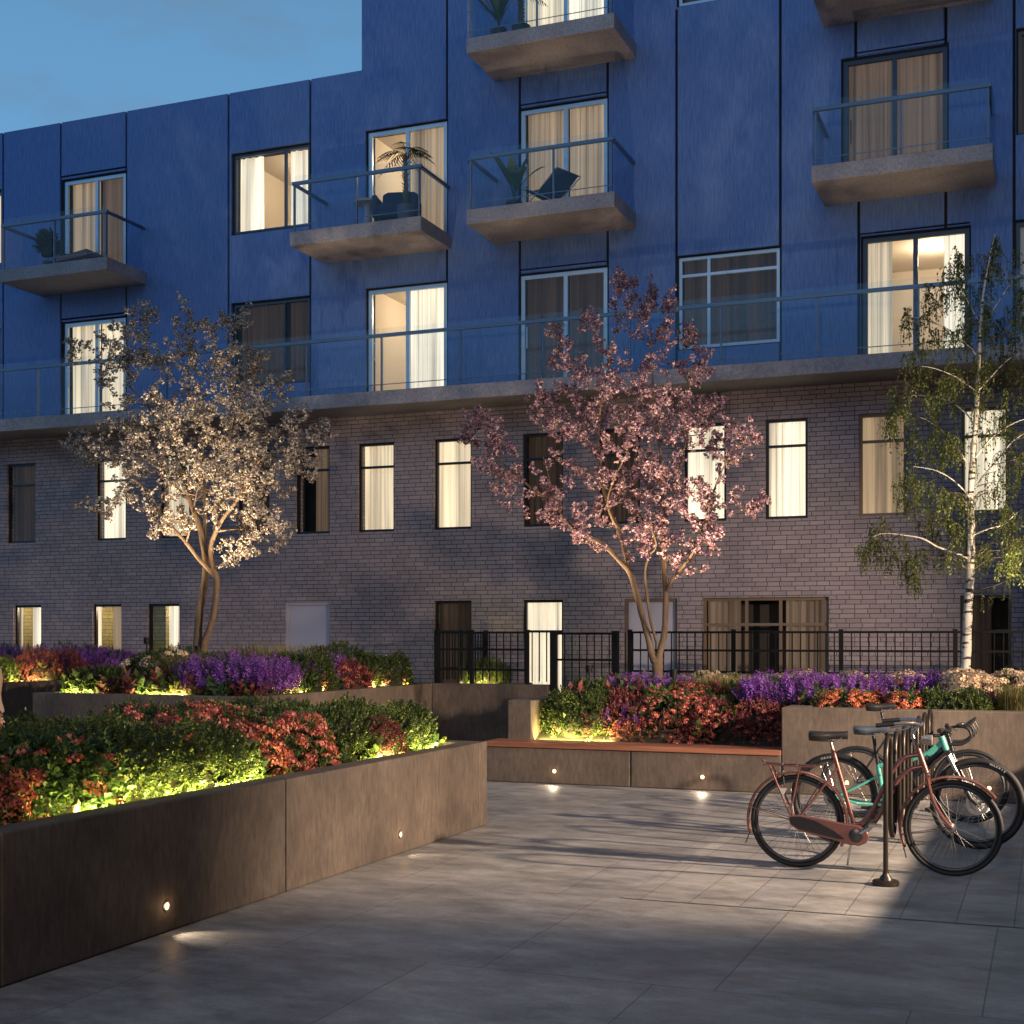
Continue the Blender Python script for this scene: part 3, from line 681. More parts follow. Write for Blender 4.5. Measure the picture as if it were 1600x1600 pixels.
SPRIG = sprig_t(11, 1., .42, .55); SPRIG_L = sprig_t(9, 1., .55, .62, 1.05); SPIKE = spike_t(); HEAD = head_t(34); UMBEL = head_t(22, 1., .45, .5); FLOWER = flower_t()

def lump(x, y, k=1.):
    return .5*np.sin(x*7.3*k+y*3.1)+.3*np.sin(y*9.7*k-x*4.)+.2*np.sin(x*17*k+1.3)*np.cos(y*15*k)
def mound_pts(n, c, a, b, h, lo=0., p=.55, jit=.10, amp=.10):
    th = RNG.random(n)*2*PI; ph = np.arccos(1-RNG.random(n)*(1.0-lo)) if lo < 1 else np.zeros(n)
    sg = lambda v, e: np.sign(v)*np.abs(v)**e
    sp_h = np.sin(ph)**p
    X = a*sg(np.cos(th), .75)*sp_h; Y = b*sg(np.sin(th), .75)*sp_h; Z = h*np.cos(ph)**.7
    k = 1+amp*lump(X+c[0], Y+c[1])-RNG.random(n)*jit
    P = np.stack([X*k, Y*k, Z*(1+amp*1.3*lump(X*1.3+c[1], Y*1.3+c[0]))*(1-RNG.random(n)*jit*.5)], 1)
    N = np.stack([X/a**2, Y/b**2, .25*Z/h**2+.0*Z], 1); N = N/np.maximum(np.linalg.norm(N, axis=1, keepdims=True), 1e-6)
    N[:, 2] = np.abs(N[:, 2])+np.cos(ph)
    return P, N/np.linalg.norm(N, axis=1, keepdims=True)
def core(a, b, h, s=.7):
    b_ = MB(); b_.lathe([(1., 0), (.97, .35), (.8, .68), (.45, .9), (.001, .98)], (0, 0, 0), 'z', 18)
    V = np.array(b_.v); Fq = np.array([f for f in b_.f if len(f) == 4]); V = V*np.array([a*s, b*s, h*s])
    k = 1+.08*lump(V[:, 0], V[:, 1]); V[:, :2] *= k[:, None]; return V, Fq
def tilt(N, up=.6, jit=.35):
    D = N*(1-up)+np.array([0, 0, up])+RNG.normal(size=N.shape)*jit; return D/np.linalg.norm(D, axis=1, keepdims=True)
def bush(label, cat, c, a, b, h, leaf, flow=None, z0=None, name='shrub', dens=330, sl=.085, fd=0., fs=.045, ftype='umbel', group=None, rz=0, box=.55):
    """a rounded shrub of leafy sprigs; flow = flower material"""
    t = thing(name, label, cat, (c[0], c[1], c[2]), rz, group)
    area = PI*a*b*.8+PI*(a+b)*h
    n = int(dens*area); P, N = mound_pts(n, c, a, b, h, p=box)
    V, Fq = scatter(*(SPRIG if sl < .1 else SPRIG_L), P-N*sl*.5, basis(tilt(N, .45, .3)), sl*(.7+.6*RNG.random(n)))
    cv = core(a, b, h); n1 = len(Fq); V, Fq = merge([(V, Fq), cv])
    np_mesh('foliage', V, Fq, [leaf, shade_core], t, matidx=(np.arange(len(Fq)) >= n1).astype(int))
    if flow is not None and fd > 0:
        nf = int(fd*area); P, N = mound_pts(nf, c, a, b, h, 0. if ftype != 'spike' else .15, p=box)
        N = tilt(N, .5, .25)
        if ftype == 'spike':
            D = tilt(N, .55, .22); V, Fq = scatter(*SPIKE, P*np.array([1, 1, .62]), basis(D), fs*(.65+.6*RNG.random(nf)))
        else:
            V, Fq = scatter(*(UMBEL if ftype == 'umbel' else HEAD), P*1.03, basis(N), fs*(.65+.6*RNG.random(nf)))
        np_mesh('flowers', V, Fq, [flow], t)
    return t
def grass(label, c, r, h, n=700, w=.006, lean=.45, cat='ornamental grass', m=None, group=None):
    t = thing('ornamental_grass', label, cat, c, 0, group)
    V = []; Fq = []
    rr = r if isinstance(r, tuple) else (r, r)
    u = np.linspace(0, 1, 5)
    for i in range(n):
        a0 = RNG.random()*2*PI; q = math.sqrt(RNG.random())*.75; bx, by = q*rr[0]*math.cos(a0), q*rr[1]*math.sin(a0)
        az = a0+RNG.normal()*.6; L = h*(.6+.45*RNG.random()); ln = lean*(.25+.9*RNG.random()*(.4+q)); wd = w*(.6+.8*RNG.random())
        dx, dy = math.cos(az), math.sin(az); s = len(V)
        for k in u:
            hx = ln*L*k**2.1; z = L*(k-.30*ln*k**3); ww = wd*(1-.85*k)
            p = (bx+dx*hx, by+dy*hx, z); V.append((p[0]-dy*ww, p[1]+dx*ww, z)); V.append((p[0]+dy*ww, p[1]-dx*ww, z))
        for k in range(4): Fq.append((s+2*k, s+2*k+1, s+2*k+3, s+2*k+2))
    np_mesh('blades', np.array(V), np.array(Fq), [m or blade], t); return t

G = leafG
# front left planter (soil at .67)
zA = .66
bush('red flowering shrub at the near end of the planter, cut by the picture edge', 'shrub', (-5.72, 5.35, zA), .66, .72, .45, leafR, flRed, box=.4, fd=95, fs=.05, name='flowering_shrub', dens=260)
bush('leafy shrub with scattered red flowers by the hedge', 'shrub', (-5.72, 6.35, zA), .62, .45, .45, leafR, flRed, box=.4, fd=26, fs=.05, name='flowering_shrub', dens=320, sl=.10)
bush('long low green hedge shrub glowing along its foot, front left planter', 'shrub', (-5.72, 7.48, zA), .68, .98, .45, G, dens=620, sl=.08, box=.33)
bush('dark green shrub behind the long low hedge', 'shrub', (-6.95, 7.7, zA), .7, 1.5, .45, G, dens=330, box=.4)
bush('dark green shrub behind the near red flowers', 'shrub', (-7.0, 5.2, zA), .75, 1.1, .42, G, flRed, fd=10, fs=.05, dens=230)
bush('broad mass of red flowers between two green shrubs, middle of the front left planter', 'shrub', (-5.78, 8.95, zA), .64, .66, .46, leafR, flRed, box=.35, fd=130, fs=.048, name='flowering_shrub', dens=230)
bush('red flowering shrub at the back of the front left planter', 'shrub', (-6.95, 9.75, zA), .65, .75, .48, leafR, flRed, fd=80, fs=.05, name='flowering_shrub', dens=250)
bush('green shrub glowing at its foot at the far end of the front left planter', 'shrub', (-5.72, 10.35, zA), .66, .93, .47, G, dens=600, sl=.08, box=.33)
bush('small plum leaved shrub in front of the far green shrub', 'shrub', (-5.24, 10.1, zA), .20, .26, .36, leafP, dens=700, sl=.06)
bush('dark green shrub in the far back corner of the front left planter', 'shrub', (-6.95, 10.9, zA), .62, .5, .47, G, dens=330, box=.4)
# white tree planter (soil .87)
zC = .865
bush('light green shrub lit from below at the left corner of the white tree planter', 'shrub', (-12.55, 15.65, zC), .42, .36, .40, G, dens=420, sl=.09)
bush('green shrub with a few round cream flowers in the white tree planter', 'shrub', (-12.0, 16.45, zC), .6, .55, .62, G, flCream, fd=9, fs=.085, ftype='head', name='flowering_shrub', dens=300)
bush('low plum leaved shrub beside the tan grass', 'shrub', (-11.95, 15.55, zC), .38, .26, .30, leafP, dens=420, sl=.07)
grass('tall tan grass fountain left of the big purple flowers', (-11.25, 15.95, zC), .34, .74, 1100, .006, .75)
bush('large bed of upright purple flower spikes in front of the white tree', 'flowers', (-10.45, 15.98, zC), .84, .62, .52, leafR, flPurple, fd=150, fs=.30, ftype='spike', name='salvia_clump', dens=160)
grass('short bright grass lit from below at the front rim', (-10.95, 15.32, zC), (.5, .12), .24, 700, .006, .7)
bush('green shrub behind the corner of the white tree planter', 'shrub', (-10.02, 16.98, zC), .38, .56, .60, G, dens=480)
bush('purple flower spikes behind the corner shrub', 'flowers', (-10.5, 17.8, zC), .62, .85, .58, leafR, flPurple, fd=130, fs=.26, ftype='spike', name='salvia_clump', dens=120)
bush('rust red shrub on the right side of the white tree planter', 'shrub', (-9.98, 18.2, zC), .34, .50, .46, leafP, flRed, fd=55, fs=.045, name='flowering_shrub', dens=300)
grass('small pale grass tuft glowing beside the rust red shrub', (-9.86, 18.85, zC), .12, .38, 420, .005, .7)
bush('green shrub at the far right corner of the white tree planter', 'shrub', (-10.02, 19.5, zC), .42, .65, .56, G, dens=340)
bush('tall dark green shrub in the back corner by the fence', 'shrub', (-10.75, 19.3, zC), .55, .7, .72, G, dens=220)
grass('low tan grass along the back of the white tree planter', (-11.6, 18.9, zC), (1.2, .9), .78, 2200, .008, .35)
bush('dark green shrub left of the white tree trunk', 'shrub', (-12.6, 17.6, zC), .5, .95, .66, G, dens=220)
bush('purple flowers left of the white tree near the back', 'flowers', (-12.45, 19.3, zC), .7, .7, .62, leafR, flPurple, fd=120, fs=.26, ftype='spike', name='salvia_clump', dens=110)
bush('row of purple spikes right of the white tree trunk', 'flowers', (-11.2, 17.35, zC), .55, .45, .44, leafR, flPurple, fd=120, fs=.26, ftype='spike', name='salvia_clump', dens=110)
# far left planter
bush('green shrub lit from below at the front of the far left planter', 'shrub', (-16.95, 17.6, zC), .5, 1.3, .56, G, dens=300)
bush('plum leaved shrub at the back end of the far left planter', 'shrub', (-16.95, 19.75, zC), .46, .85, .60, leafP, dens=300, sl=.08)
bush('long band of deep purple flowers below the leftmost lit windows', 'flowers', (-18.2, 21.3, zC), 1.9, .75, .68, leafR, flPurple, fd=150, fs=.26, ftype='spike', name='salvia_clump', dens=80)
bush('green shrub in the middle of the far left planter', 'shrub', (-18.2, 17.2, zC), .8, 1.5, .5, G, dens=130, sl=.11)
bush('green shrub glowing behind the fence beside the lit door', 'shrub', (-9.3, 22.2, .84), .42, .42, .46, G, dens=330)
# right hand planter
bush('bright green shrub at the left end of the bed above the bench', 'shrub', (-5.42, 15.98, .44), .48, .46, .60, G, dens=480)
bush('green shrub behind the bright one by the planter wall', 'shrub', (-5.45, 16.95, .80), .42, .6, .36, G, dens=300)
bush('purple and red mixed flowers between the bright shrub and the red mass', 'flowers', (-4.85, 16.15, .50), .42, .5, .52, leafP, flPurple, fd=60, fs=.17, ftype='spike', name='salvia_clump', dens=280)
bush('red flower mass above the middle of the bench', 'shrub', (-4.3, 16.1, .50), .48, .50, .55, leafR, flRed, fd=120, fs=.045, name='flowering_shrub', dens=220)
bush('dark plum ground shrub above the right half of the bench', 'shrub', (-3.45, 16.05, .46), .74, .52, .50, leafP, flRed, box=.4, fd=60, fs=.035, dens=420, sl=.07)
bush('low plum shrub filling the front edge above the bench joint', 'shrub', (-4.35, 15.78, .44), .62, .22, .34, leafP, flRed, fd=40, fs=.035, dens=420, sl=.06)
bush('purple flowers in front of the pink tree trunk', 'flowers', (-4.85, 17.2, .86), .6, .45, .28, leafR, flPurple, fd=150, fs=.22, ftype='spike', name='salvia_clump', dens=120)
bush('coral flowers with cream heads beside the pink tree', 'shrub', (-4.2, 16.85, .84), .4, .3, .28, leafR, flOrange, fd=110, fs=.045, name='flowering_shrub', dens=180)
grass('soft tan grass behind the plum shrub, right of the pink tree', (-3.85, 17.1, .84), (.6, .45), .42, 1600, .006, .25)
bush('large purple flower clump left of the high wall end', 'flowers', (-2.95, 16.5, .80), .48, .5, .42, leafR, flPurple, fd=170, fs=.26, ftype='spike', name='salvia_clump', dens=140)
bush('coral red flower cushion on the high wall rim', 'shrub', (-2.15, 15.72, .86), .42, .28, .24, leafR, flOrange, fd=190, fs=.042, name='flowering_shrub', dens=200)
bush('small coral cushion left of the green rim shrub', 'shrub', (-1.5, 15.62, .86), .2, .22, .24, leafR, flOrange, fd=200, fs=.042, name='flowering_shrub', dens=200)
bush('long band of purple spikes behind the coral flowers', 'flowers', (-1.75, 16.75, .87), 1.0, .55, .32, leafR, flPurple, fd=160, fs=.24, ftype='spike', name='salvia_clump', dens=120)
bush('glossy green rim shrub left of the birch trunk', 'shrub', (-1.0, 15.72, .86), .42, .30, .25, G, dens=480, sl=.09)
grass('pale yellow grass at the right picture edge on the high wall', (-.22, 15.75, .86), (.42, .3), .36, 1700, .006, .2)
bush('cushion of round cream flowers at the foot of the birch', 'shrub', (-.62, 16.5, .88), .62, .5, .40, leafR, flCream, fd=95, fs=.085, ftype='head', name='flowering_shrub', dens=140)
bush('low cream flowers at the back of the bed behind the purple band', 'shrub', (-2.6, 19.3, .88), 1.4, .5, .30, leafR, flCream, fd=50, fs=.08, ftype='head', name='flowering_shrub', dens=110)
bush('cream flowers behind the pink tree trunk', 'shrub', (-4.6, 19.4, .88), .6, .5, .28, leafR, flCream, fd=50, fs=.08, ftype='head', name='flowering_shrub', dens=110)
grass('tan grass strip behind the purple flowers, middle of the right bed', (-3.0, 18.1, .87), (1.2, .5), .36, 1500, .008, .2)
grass('dull green grass along the far left of the right bed', (-5.5, 18.6, .87), (.4, 1.1), .30, 1200, .008, .2)
bush('cream flowers beyond the right picture edge', 'shrub', (1.6, 17.2, .88), 1.2, 1.2, .34, leafR, flCream, fd=30, fs=.085, ftype='head', name='flowering_shrub', dens=80)

bush('purple spikes in the back corner of the far left planter', 'flowers', (-16.95, 21.3, zC), .48, .7, .62, leafR, flPurple, fd=150, fs=.26, ftype='spike', name='salvia_clump', dens=110)
def cover(label, x0, x1, y0, y1, zf, n, mats, hh=.16):
    P = np.stack([x0+(x1-x0)*RNG.random(n), y0+(y1-y0)*RNG.random(n), np.zeros(n)], 1); P[:, 2] = [zf(x, y) for x, y, _ in P]
    D = np.stack([RNG.normal(size=n)*.4, RNG.normal(size=n)*.4, np.ones(n)], 1)
    V, Fq = scatter(*SPRIG_L, P, basis(D), hh*(.5+.9*RNG.random(n)))
    o = np_mesh('ground_cover', V, Fq, mats, None, matidx=np.repeat(RNG.integers(0, len(mats), n), len(SPRIG_L[1])))
    return tag(o, label, 'ground cover', None, 'stuff')
cover('low leafy ground cover between the shrubs of the front left planter', -7.9, -5.12, 2, 11.28, lambda x, y: .655, 1900, [leafG, leafG, leafR])
cover('low mixed ground cover around the white tree', -12.9, -9.8, 15.25, 20.1, lambda x, y: .86, 1500, [leafG, leafR, leafP], .26)
cover('low mixed ground cover in the far left planter', -21, -16.6, 15, 22, lambda x, y: .86, 1300, [leafG, leafR, leafP], .26)
cover('low mixed ground cover of the right hand bed', -5.85, 3., 15.66, 20.1, lambda x, y: (.85 if x > -2.7 else .42+.43*min(1, max(0, (y-15.5)/.9))), 3200, [leafG, leafR, leafP], .20)
# ------------------------------------------------------------------ trees
def grow(limbs, att, trunk_r, seg=.16, up=.15):
    """limbs: polylines with (x,y,z,r); att: points to reach. returns tube specs and twig nodes"""
    nodes = []; 
    for pl in limbs:
        for i in range(len(pl)-1):
            a, b_ = np.array(pl[i]), np.array(pl[i+1]); k = max(1, int(np.linalg.norm(b_[:3]-a[:3])/.12))
            for j in range(k): nodes.append(a+(b_-a)*j/k)
        nodes.append(np.array(pl[-1]))
    Nn = np.array(nodes); P = Nn[:, :3]; Rr = Nn[:, 3]; lim = len(P)
    d0 = np.array([np.min(np.linalg.norm(P-a, axis=1)) for a in att]); order = np.argsort(d0)
    tubes = []; twigs = []
    for oi in order:
        a = att[oi]; dv = P-a; d = np.linalg.norm(dv, axis=1)+np.where(P[:, 2] > a[2]-.05, .35, 0)
        i = int(np.argmin(d)); s = P[i]; L = np.linalg.norm(a-s)
        if L < .05: continue
        k = max(2, int(L/seg)); r0 = min(Rr[i]*.75, .006+.010*L); bend = RNG.normal(size=3)*.12*L; bend[2] = -abs(bend[2])*.5-up*L*.3
        pts = [s+(a-s)*u+bend*math.sin(PI*u)+(RNG.normal(size=3)*.012 if 0 < u < 1 else 0) for u in np.linspace(0, 1, k+1)]
        rs = [r0*(1-.65*u) for u in np.linspace(0, 1, k+1)]
        tubes.append((pts, rs)); P = np.vstack([P, pts[1:]]); Rr = np.concatenate([Rr, rs[1:]])
        for q in range(1, k+1): twigs.append((pts[q], (pts[q]-pts[q-1])/max(np.linalg.norm(pts[q]-pts[q-1]), 1e-6), q/k))
    return tubes, twigs
def plume_pts(specs, conv, dens):
    out = []
    for s in specs:
        (x0, y0), (x1, y1), r0, r1, dy = s
        p0, p1 = conv(x0, y0, dy), conv(x1, y1, dy*1.2); L = np.linalg.norm(p1-p0); m = max(2, int(dens*(L*(r0+r1)*.0085+.3)))
        for _ in range(m):
            u = RNG.random()**.8; r = (r0+(r1-r0)*u)*.0105; d = RNG.normal(size=3); d /= np.linalg.norm(d)
            out.append(p0+(p1-p0)*u+d*r*RNG.random()**.5*np.array([1, 1.2, 1]))
        out.append(p1)
    return out
t_vf = {}
def tree_mesh(t, limbs, tubes, bark, n=9, slim=.8):
    b_ = MB()
    for pl in limbs:
        # smooth the polyline
        pts = [Vector(p[:3]) for p in pl]; rs = [p[3]*slim for p in pl]; Q = []; RR = []
        for i in range(len(pts)-1):
            p0, p1, p2, p3 = pts[max(i-1, 0)], pts[i], pts[i+1], pts[min(i+2, len(pts)-1)]
            for k in range(4):
                u = k/4; Q.append(.5*((2*p1)+(p2-p0)*u+(2*p0-5*p1+4*p2-p3)*u*u+(3*p1-p0-3*p2+p3)*u**3)); RR.append(rs[i]+(rs[i+1]-rs[i])*u)
        Q.append(pts[-1]); RR.append(rs[-1]); RR = [r*(1+.07*math.sin(j*1.9)) for j, r in enumerate(RR)]
        b_.tube(Q, RR, n)
    b_.build('trunk', bark, t)
    c_ = MB()
    for pts, rs in tubes: c_.tube(pts, rs, 4, False)
    t_vf[t.name] = (np.array(c_.v), np.array(c_.f))
def blossom(t, twigs, per, spread, size, mat_, leafm, leaf_per, fr=.25, name='crown'):
    pts = [p for p, d, u in twigs if u > fr]; pts = np.array(pts)
    # blossom sits in tight clusters on short spurs
    reps = np.repeat(pts, 3, axis=0)+RNG.normal(size=(len(pts)*3, 3))*spread*.6
    P = np.repeat(reps, per, axis=0); P = P+RNG.normal(size=P.shape)*spread*.33
    V, Fq = scatter(*FLOWER, P, basis(RNG.normal(size=P.shape)+np.array([0, -.2, .3])), size*(.7+.6*RNG.random(len(P))))
    n1 = len(Fq); mi = np.zeros(n1, int)
    if leaf_per:
        Q = np.repeat(reps, leaf_per, axis=0); Q = Q+RNG.normal(size=Q.shape)*spread*.35
        v2, f2 = scatter(*leaf_t(1, .45), Q, basis(RNG.normal(size=Q.shape)), size*1.7*(.6+.7*RNG.random(len(Q))))
        V, Fq = merge([(V, Fq), (v2, f2)]); mi = np.concatenate([mi, np.ones(len(f2), int)])
    V, Fq = merge([(V, Fq), t_vf[t.name]]); mi = np.concatenate([mi, np.full(len(Fq)-len(mi), 2)])
    np_mesh(name, V, Fq, [mat_, leafm, barkT], t, matidx=mi)

# white blossom tree
YW = 18.
def cw(u, v, dy=0): return np.array(at(80+u/2.759, 450+v/2.759, YW+dy))
def LW(l): return [tuple(cw(u, v, dy))+(r,) for (u, v, dy, r) in l]
limbsW = [LW([(632, 1600, 0, .10), (632, 1520, 0, .085), (640, 1400, 0, .078), (652, 1330, .02, .072), (664, 1250, .03, .07), (667, 1180, .05, .068), (655, 1100, .08, .062), (634, 1010, .1, .055), (600, 920, .12, .05), (580, 850, .12, .044), (568, 770, .1, .038), (528, 690, .05, .03), (510, 600, 0, .024), (500, 480, -.1, .018)]),
    LW([(655, 1590, -.02, .09), (664, 1520, -.05, .066), (690, 1450, -.1, .062), (704, 1380, -.12, .06), (712, 1300, -.12, .06), (713, 1250, -.12, .06), (697, 1200, -.1, .052), (688, 1120, -.1, .048), (710, 1050, -.15, .044), (750, 980, -.2, .038), (800, 915, -.3, .032), (850, 820, -.4, .025), (900, 740, -.5, .018)]),
    LW([(713, 1250, -.12, .05), (680, 1215, -.15, .045), (630, 1160, -.25, .04), (580, 1095, -.35, .036), (520, 1030, -.45, .03), (465, 960, -.55, .025), (420, 880, -.6, .02), (350, 820, -.7, .014)]),
    LW([(660, 1110, .1, .04), (665, 1000, .25, .034), (662, 900, .4, .03), (650, 780, .5, .025), (655, 640, .6, .02), (660, 480, .6, .012)]),
    LW([(690, 1130, -.1, .035), (705, 1030, -.1, .03), (728, 930, 0, .026), (735, 820, .1, .022), (760, 680, .2, .018), (790, 540, .2, .012)]),
    LW([(582, 1096, -.35, .022), (600, 1030, -.4, .018), (618, 930, -.45, .014), (640, 820, -.5, .01)]),
    LW([(600, 920, .12, .03), (540, 860, .3, .025), (450, 770, .5, .02), (370, 690, .6, .014)]),
    LW([(528, 690, .05, .022), (450, 560, .1, .018), (390, 480, .1, .014), (330, 420, .1, .01)]),
    LW([(710, 1050, -.15, .022), (790, 1040, -.3, .018), (870, 1040, -.45, .012)])]
plW = [((405, 300), (405, 60), 55, 18, 0), ((580, 300), (580, 75), 45, 16, .2), ((655, 330), (658, 150), 45, 18, .3), ((700, 360), (740, 120), 45, 16, 0), ((790, 300), (825, 100), 28, 14, -.1),
    ((360, 420), (100, 245), 40, 22, 0), ((330, 380), (215, 200), 36, 18, .1), ((330, 300), (280, 160), 26, 14, .1), ((330, 780), (50, 660), 42, 20, .3), ((240, 700), (110, 630), 26, 16, .3), ((400, 900), (130, 930), 42, 20, -.5),
    ((950, 700), (1190, 600), 42, 20, -.3), ((930, 860), (1165, 720), 45, 22, -.4), ((850, 620), (1070, 510), 50, 26, -.1), ((850, 520), (1025, 380), 45, 20, .1), ((810, 460), (920, 300), 42, 18, .2), ((780, 430), (855, 260), 35, 16, .2),
    ((850, 1050), (1020, 1070), 40, 16, -.4), ((850, 1060), (775, 1140), 40, 26, -.4), ((500, 960), (450, 1040), 40, 26, -.5),
    ((500, 420), (520, 240), 50, 30, 0), ((460, 420), (350, 180), 45, 20, .1),
    ((250, 640), (350, 560), 60, 55, .2), ((300, 760), (420, 700), 80, 80, -.1), ((480, 620), (600, 520), 100, 90, .1), ((600, 620), (760, 560), 90, 90, .2), ((620, 760), (760, 700), 80, 90, -.3), ((640, 840), (800, 800), 60, 80, -.5),
    ((820, 680), (960, 640), 90, 80, -.1), ((820, 900), (960, 840), 80, 80, -.3), ((780, 1000), (900, 980), 60, 60, -.3), ((420, 860), (500, 900), 70, 60, -.4), ((360, 620), (430, 520), 70, 70, .2), ((480, 760), (540, 800), 60, 50, -.3),
    ((700, 460), (820, 440), 80, 60, .1), ((560, 440), (640, 420), 70, 60, .3), ((540, 960), (590, 1010), 20, 20, -.4), ((600, 700), (500, 700), 90, 90, .9), ((800, 650), (700, 850), 90, 80, .9), ((520, 560), (700, 500), 80, 80, -.8), ((700, 650), (860, 780), 80, 70, -.9)]
tW = thing('blossom_tree', 'white blossom tree with two twisting trunks in the left raised bed', 'tree', tuple(cw(645, 1600))[:2]+(.86,))
def rel(t, limbs, att):
    o = np.array(t.location); return [[(p[0]-o[0], p[1]-o[1], p[2]-o[2], p[3]) for p in pl] for pl in limbs], [a-o for a in att]
L_, A_ = rel(tW, limbsW, plume_pts(plW, cw, 19))
tb, tw = grow(L_, A_, .1); tree_mesh(tW, L_, tb, barkT)
kW = blossom(tW, tw, 6, .062, .0235, bloW, leafT, 2)
# pink blossom tree
YP = 18.
def cp(u, v, dy=0): return np.array(at(700+u/2.352, 400+v/2.352, YP+dy))
def LP(l): return [tuple(cp(u, v, dy))+(r,) for (u, v, dy, r) in l]
limbsP = [LP([(770, 1640, 0, .115), (770, 1560, 0, .10), (768, 1500, 0, .095), (752, 1475, 0, .062), (735, 1400, 0, .058), (713, 1320, 0, .054), (692, 1240, 0, .052), (668, 1165, 0, .05), (620, 1110, -.1, .038), (570, 1060, -.2, .036), (520, 1035, -.25, .033), (460, 1000, -.3, .03), (400, 930, -.4, .025), (340, 880, -.45, .022), (280, 830, -.5, .018), (200, 760, -.55, .013), (120, 680, -.6, .008)]),
    LP([(668, 1165, 0, .04), (650, 1090, .05, .036), (625, 1000, .1, .034), (592, 930, .15, .032), (570, 850, .2, .028), (560, 760, .25, .025), (552, 660, .25, .022), (562, 540, .2, .018), (590, 400, .2, .014), (620, 250, .2, .009)]),
    LP([(625, 1000, .1, .026), (600, 960, 0, .022), (585, 900, -.1, .018), (610, 820, -.2, .015), (660, 720, -.3, .010)]),
    LP([(768, 1510, 0, .09), (782, 1440, .05, .056), (795, 1380, .08, .052), (800, 1250, .1, .05), (795, 1150, .1, .044), (792, 1000, .1, .038), (788, 860, .1, .03), (780, 720, .15, .024), (760, 560, .2, .018), (750, 400, .2, .012), (745, 250, .2, .008)]),
    LP([(768, 1425, 0, .028), (745, 1340, -.1, .026), (730, 1240, -.15, .024), (724, 1160, -.2, .02), (740, 1100, -.2, .018), (765, 1060, -.25, .014), (730, 960, -.3, .01)]),
    LP([(800, 1240, .1, .032), (830, 1180, 0, .028), (880, 1120, -.1, .025), (925, 1040, -.15, .022), (955, 940, -.2, .018), (985, 840, -.25, .014), (1040, 720, -.3, .010)]),
    LP([(792, 1000, .1, .026), (830, 850, .25, .022), (870, 700, .35, .018), (890, 550, .4, .012), (880, 400, .4, .008)]),
    LP([(795, 1150, .1, .022), (770, 1080, .2, .02), (720, 980, .4, .016), (680, 860, .5, .012), (690, 640, .5, .01)]),
    LP([(400, 930, -.4, .014), (380, 850, -.45, .012), (350, 740, -.4, .009)]),
    LP([(560, 760, .25, .018), (500, 680, .3, .014), (430, 600, .3, .010)])]
plP = [((622, 260), (630, 48), 34, 14, .2), ((735, 300), (748, 95), 34, 14, .2), ((690, 300), (680, 110), 28, 16, .2), ((800, 330), (822, 165), 28, 14, .1), ((560, 340), (505, 200), 32, 16, .2), ((470, 370), (400, 265), 22, 14, .1), ((860, 430), (875, 260), 36, 18, .3),
    ((900, 430), (965, 345), 22, 12, .2), ((430, 480), (380, 370), 42, 24, .1), ((400, 600), (330, 490), 42, 26, .1), ((900, 560), (1000, 545), 36, 16, .3), ((240, 740), (92, 575), 30, 20, -.5), ((290, 830), (55, 655), 32, 16, -.5), ((300, 890), (155, 780), 36, 20, -.45), ((190, 720), (160, 600), 22, 16, -.5),
    ((1030, 800), (1110, 640), 28, 16, -.3), ((990, 700), (1035, 610), 26, 16, 0), ((1020, 950), (1150, 900), 22, 12, -.2), ((950, 960), (990, 1010), 26, 16, -.2), ((940, 1010), (890, 1150), 30, 24, -.15), ((980, 830), (940, 900), 36, 30, -.2),
    ((640, 420), (620, 560), 60, 60, .1), ((700, 400), (740, 560), 70, 70, .2), ((820, 440), (860, 560), 70, 60, .3), ((400, 560), (480, 520), 60, 60, .2), ((360, 600), (400, 680), 45, 50, 0), ((480, 620), (560, 640), 60, 55, .3),
    ((640, 680), (720, 760), 70, 70, .1), ((780, 640), (860, 720), 80, 70, .1), ((780, 780), (860, 860), 70, 60, 0), ((720, 840), (640, 880), 60, 45, .3), ((790, 900), (790, 1040), 60, 45, 0), ((700, 980), (740, 1060), 40, 36, -.2), ((880, 900), (900, 960), 40, 30, -.1),
    ((520, 900), (540, 960), 45, 40, -.1), ((430, 900), (500, 960), 45, 40, -.4), ((340, 930), (420, 960), 36, 36, -.45), ((450, 780), (500, 800), 26, 26, .2), ((380, 800), (380, 900), 26, 20, -.4), ((610, 760), (640, 820), 50, 45, -.1),
    ((700, 600), (800, 500), 80, 60, -.4), ((760, 700), (700, 560), 80, 60, .8), ((560, 450), (540, 560), 50, 50, .5)]
tP = thing('blossom_tree', 'pink blossom tree with slender forking stems behind the bench', 'tree', tuple(cp(770, 1640))[:2]+(.86,))
L_, A_ = rel(tP, limbsP, plume_pts(plP, cp, 20))
tb, tw = grow(L_, A_, .1); tree_mesh(tP, L_, tb, barkT)
kP = blossom(tP, tw, 7, .055, .0215, bloP, leafT, 2)
